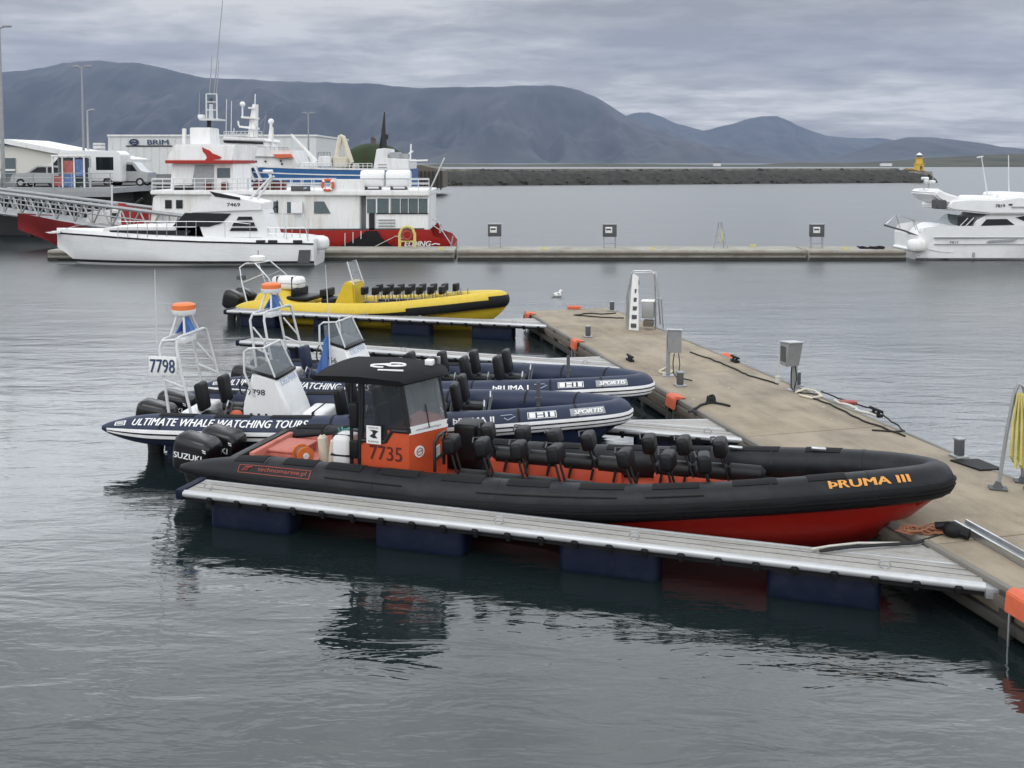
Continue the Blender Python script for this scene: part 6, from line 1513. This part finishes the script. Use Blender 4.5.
ln = MB(); ln.pxbox(935, 237.2, 1100, 238.3, Yn - .02, Yn + .1); ln.pxbox(935, 244, 1100, 244.5, Yn + .02, Yn + .1); ln.build('hull_line', 'grey_paint', t, True)
panel(t, 'hull_vent', 'grey_paint', [(990, 240.5), (1018, 239), (1014, 241.5), (987, 242.6)], Yn + .02, .05); panel(t, 'fuel_hatch', 'grey_paint', rect(973, 252.5, 975, 257), Yn + .14, .06)
text_on('7819', 'number_lettering', 'letter_black', t, atY(949.5, 243.4, Yn + .02), (1, 0, 0), (0, 0, 1), .13, .5, True, bold=.02, off=.03)
cp('cockpit_side', 'glass_grey', [(944, 235), (946, 226), (957, 216), (957, 235)], Yn + .45, Yn + 3.5, .02)
sal = cp('saloon', 'white_gel', [(956, 236), (963, 221), (976, 214), (1098, 213), (1120, 232), (1110, 236)], Yn + .35, Yn + 3.6, .08)
panel(t, 'saloon_window', 'glass_dark', [(957.5, 234.5), (957.5, 216.5), (976, 217), (966, 234.5)], Yn + .36, .05)
panel(t, 'saloon_window', 'glass_dark', [(981, 225.8), (987, 219.2), (1007, 219), (1014.5, 224.8)], Yn + .36, .05); panel(t, 'saloon_window', 'glass_dark', [(1016, 217.5), (1024, 216), (1088, 216), (1100, 224), (1030, 223.5)], Yn + .36, .05)
b = MB(); b.tube([atY(959, 233, Yn + .3), atY(974, 217.5, Yn + .3)], .035, 6); b.tube([atY(960, 226, Yn + .3), atY(968, 218, Yn + .3)], .025, 6); b.build('stair_rail', 'white_tube', t, True)
fly = cp('flybridge', 'white_gel', [(933, 208.5), (938, 200), (958, 198.5), (985, 199), (1004, 196), (1016, 199), (1110, 201), (1118, 210), (1098, 214), (976, 214.5), (940, 211)], Yn + .1, Yn + 3.8, .1)
panel(t, 'flybridge_line', 'grey_paint', [(1012, 206.5), (1090, 206.5), (1090, 208), (1012, 208)], Yn + .1, .04)
text_on('7819', 'number_lettering', 'letter_black', t, atY(995.5, 207.3, Yn + .08), (1, 0, 0), (0, 0, 1), .18, .55, True, bold=.03, off=.02)
b = MB(); b.pxprism([(1009, 205), (1009.5, 204), (1013, 203.8), (1012, 205.6)], Yn + .03, Yn + .09); b.build('flybridge_emblem', 'letter_black', t, True)
cp('radar_arch', 'white_gel', [(921, 193.5), (927, 189), (934, 193), (948, 197), (962, 199), (975, 201), (975, 209), (945, 206), (932, 203), (926, 199)], Yn + .25, Yn + 3.6, .1)
cp('arch_locker', 'dark_grey', rect(934, 200, 944, 209), Yn + .15, Yn + .9, .05)
b = MB(); b.tube([atY(929, 191, YC), atY(929, 183, YC)], .06, 8); b.tube([atY(923, 183, YC), atY(935, 183, YC)], .035, 6); b.tube([atY(924, 190, YC - .6), atY(924, 178, YC - .6)], .025, 6); b.tube([atY(933, 190, YC + .4), atY(933, 177, YC + .4)], .025, 6); b.build('arch_mast', 'steel', t, True)
b = MB(); rbox(b, atY(925, 178.5, YC - .3), (.34, .4, .18), .06); rbox(b, atY(930, 181.5, YC + .3), (.5, .5, .16), .06); b.build('radar_dome', 'white_gel', t, True)
b = MB(); rbox(b, atY(929, 177, YC), (.16, .16, .35), .04); b.build('horn_lamp', 'black_paint', t, True)
b = MB(); rbox(b, atY(929, 190.2, YC), (.7, 1.4, .2), .09); b.build('arch_pod', 'white_gel', t, True)
for x, y0, x1, y1 in ((988, 199, 981.5, 157), (1009, 199, 1008.5, 155)):
    b = MB(); b.tube([atY(x, y0, YC), atY(x1, y1, YC)], [.045, .025], 6); b.build('whip_antenna', 'white_tube', t, True)
b = MB(); b.tube([atY(977, 157.5, YC), atY(983, 156.5, YC)], .05, 6); b.build('antenna_head', 'white_tube', t, True)
b = MB(); rbox(b, atY(975, 198, YC), (1.0, 2.2, .3), .1); rbox(b, atY(1004, 196, YC), (1.6, 2.2, .5), .18); rbox(b, atY(994, 197, YC - .6), (.2, .4, .5), .05); b.build('helm_pod', 'white_gel', t, True)
b = MB(); b.tube([atY(884, 225, YC - .5), atY(905, 231, YC - .5), atY(924, 238.5, YC - .5)], .06, 6); b.tube([atY(906, 231.5, YC - .5), atY(922, 242, YC - .5)], .04, 6); b.build('passerelle', 'dark_grey', t, True)
b = MB(); b.tube([atY(886, 224, YC), atY(896, 215, YC), atY(914, 220, YC), atY(919, 233, YC)], .02, 5); b.tube([atY(896, 215, YC), atY(900, 228, YC)], .02, 5); b.tube([atY(912, 219, YC), atY(916, 230, YC)], .02, 5)
b.build('passerelle_rail', 'steel', t, True)
b = MB(); rails(b, 920, 944, (229, 232), Yn + .3, 4, 236, .02); b.build('guard_rail', 'steel', t, True)
b = MB(); P = atY(917, 245.5, Yn + .1)
rbox(b, P, (1.05, .75, .78), .3); tag(b.build('fender_ball', 'white_paint', None, loc=P), 'big round white fender in a cover at the stern of the cruiser 7819', 'fender')
# ropes and bits on the far pontoon near the cruiser
b = MB(); r5 = random.Random(5)
for k in range(14):
    cx_, cy_, a_ = 20.5 + r5.random() * 1.3, 56.2 + r5.random() * .4, r5.random() * 3; b.tube([Vector((cx_ + .2 * math.cos(q * .785 + a_), cy_ + .13 * math.sin(q * .785), .55 + .05 * (k % 3) + .03 * math.sin(q + k))) for q in range(8)], .03, 5, True)
tag(b.build('rope_coil', 'rope_black', None, loc=(21, 56.2, .52)), 'heap of dark mooring rope on the far pontoon near the cruiser', 'rope')
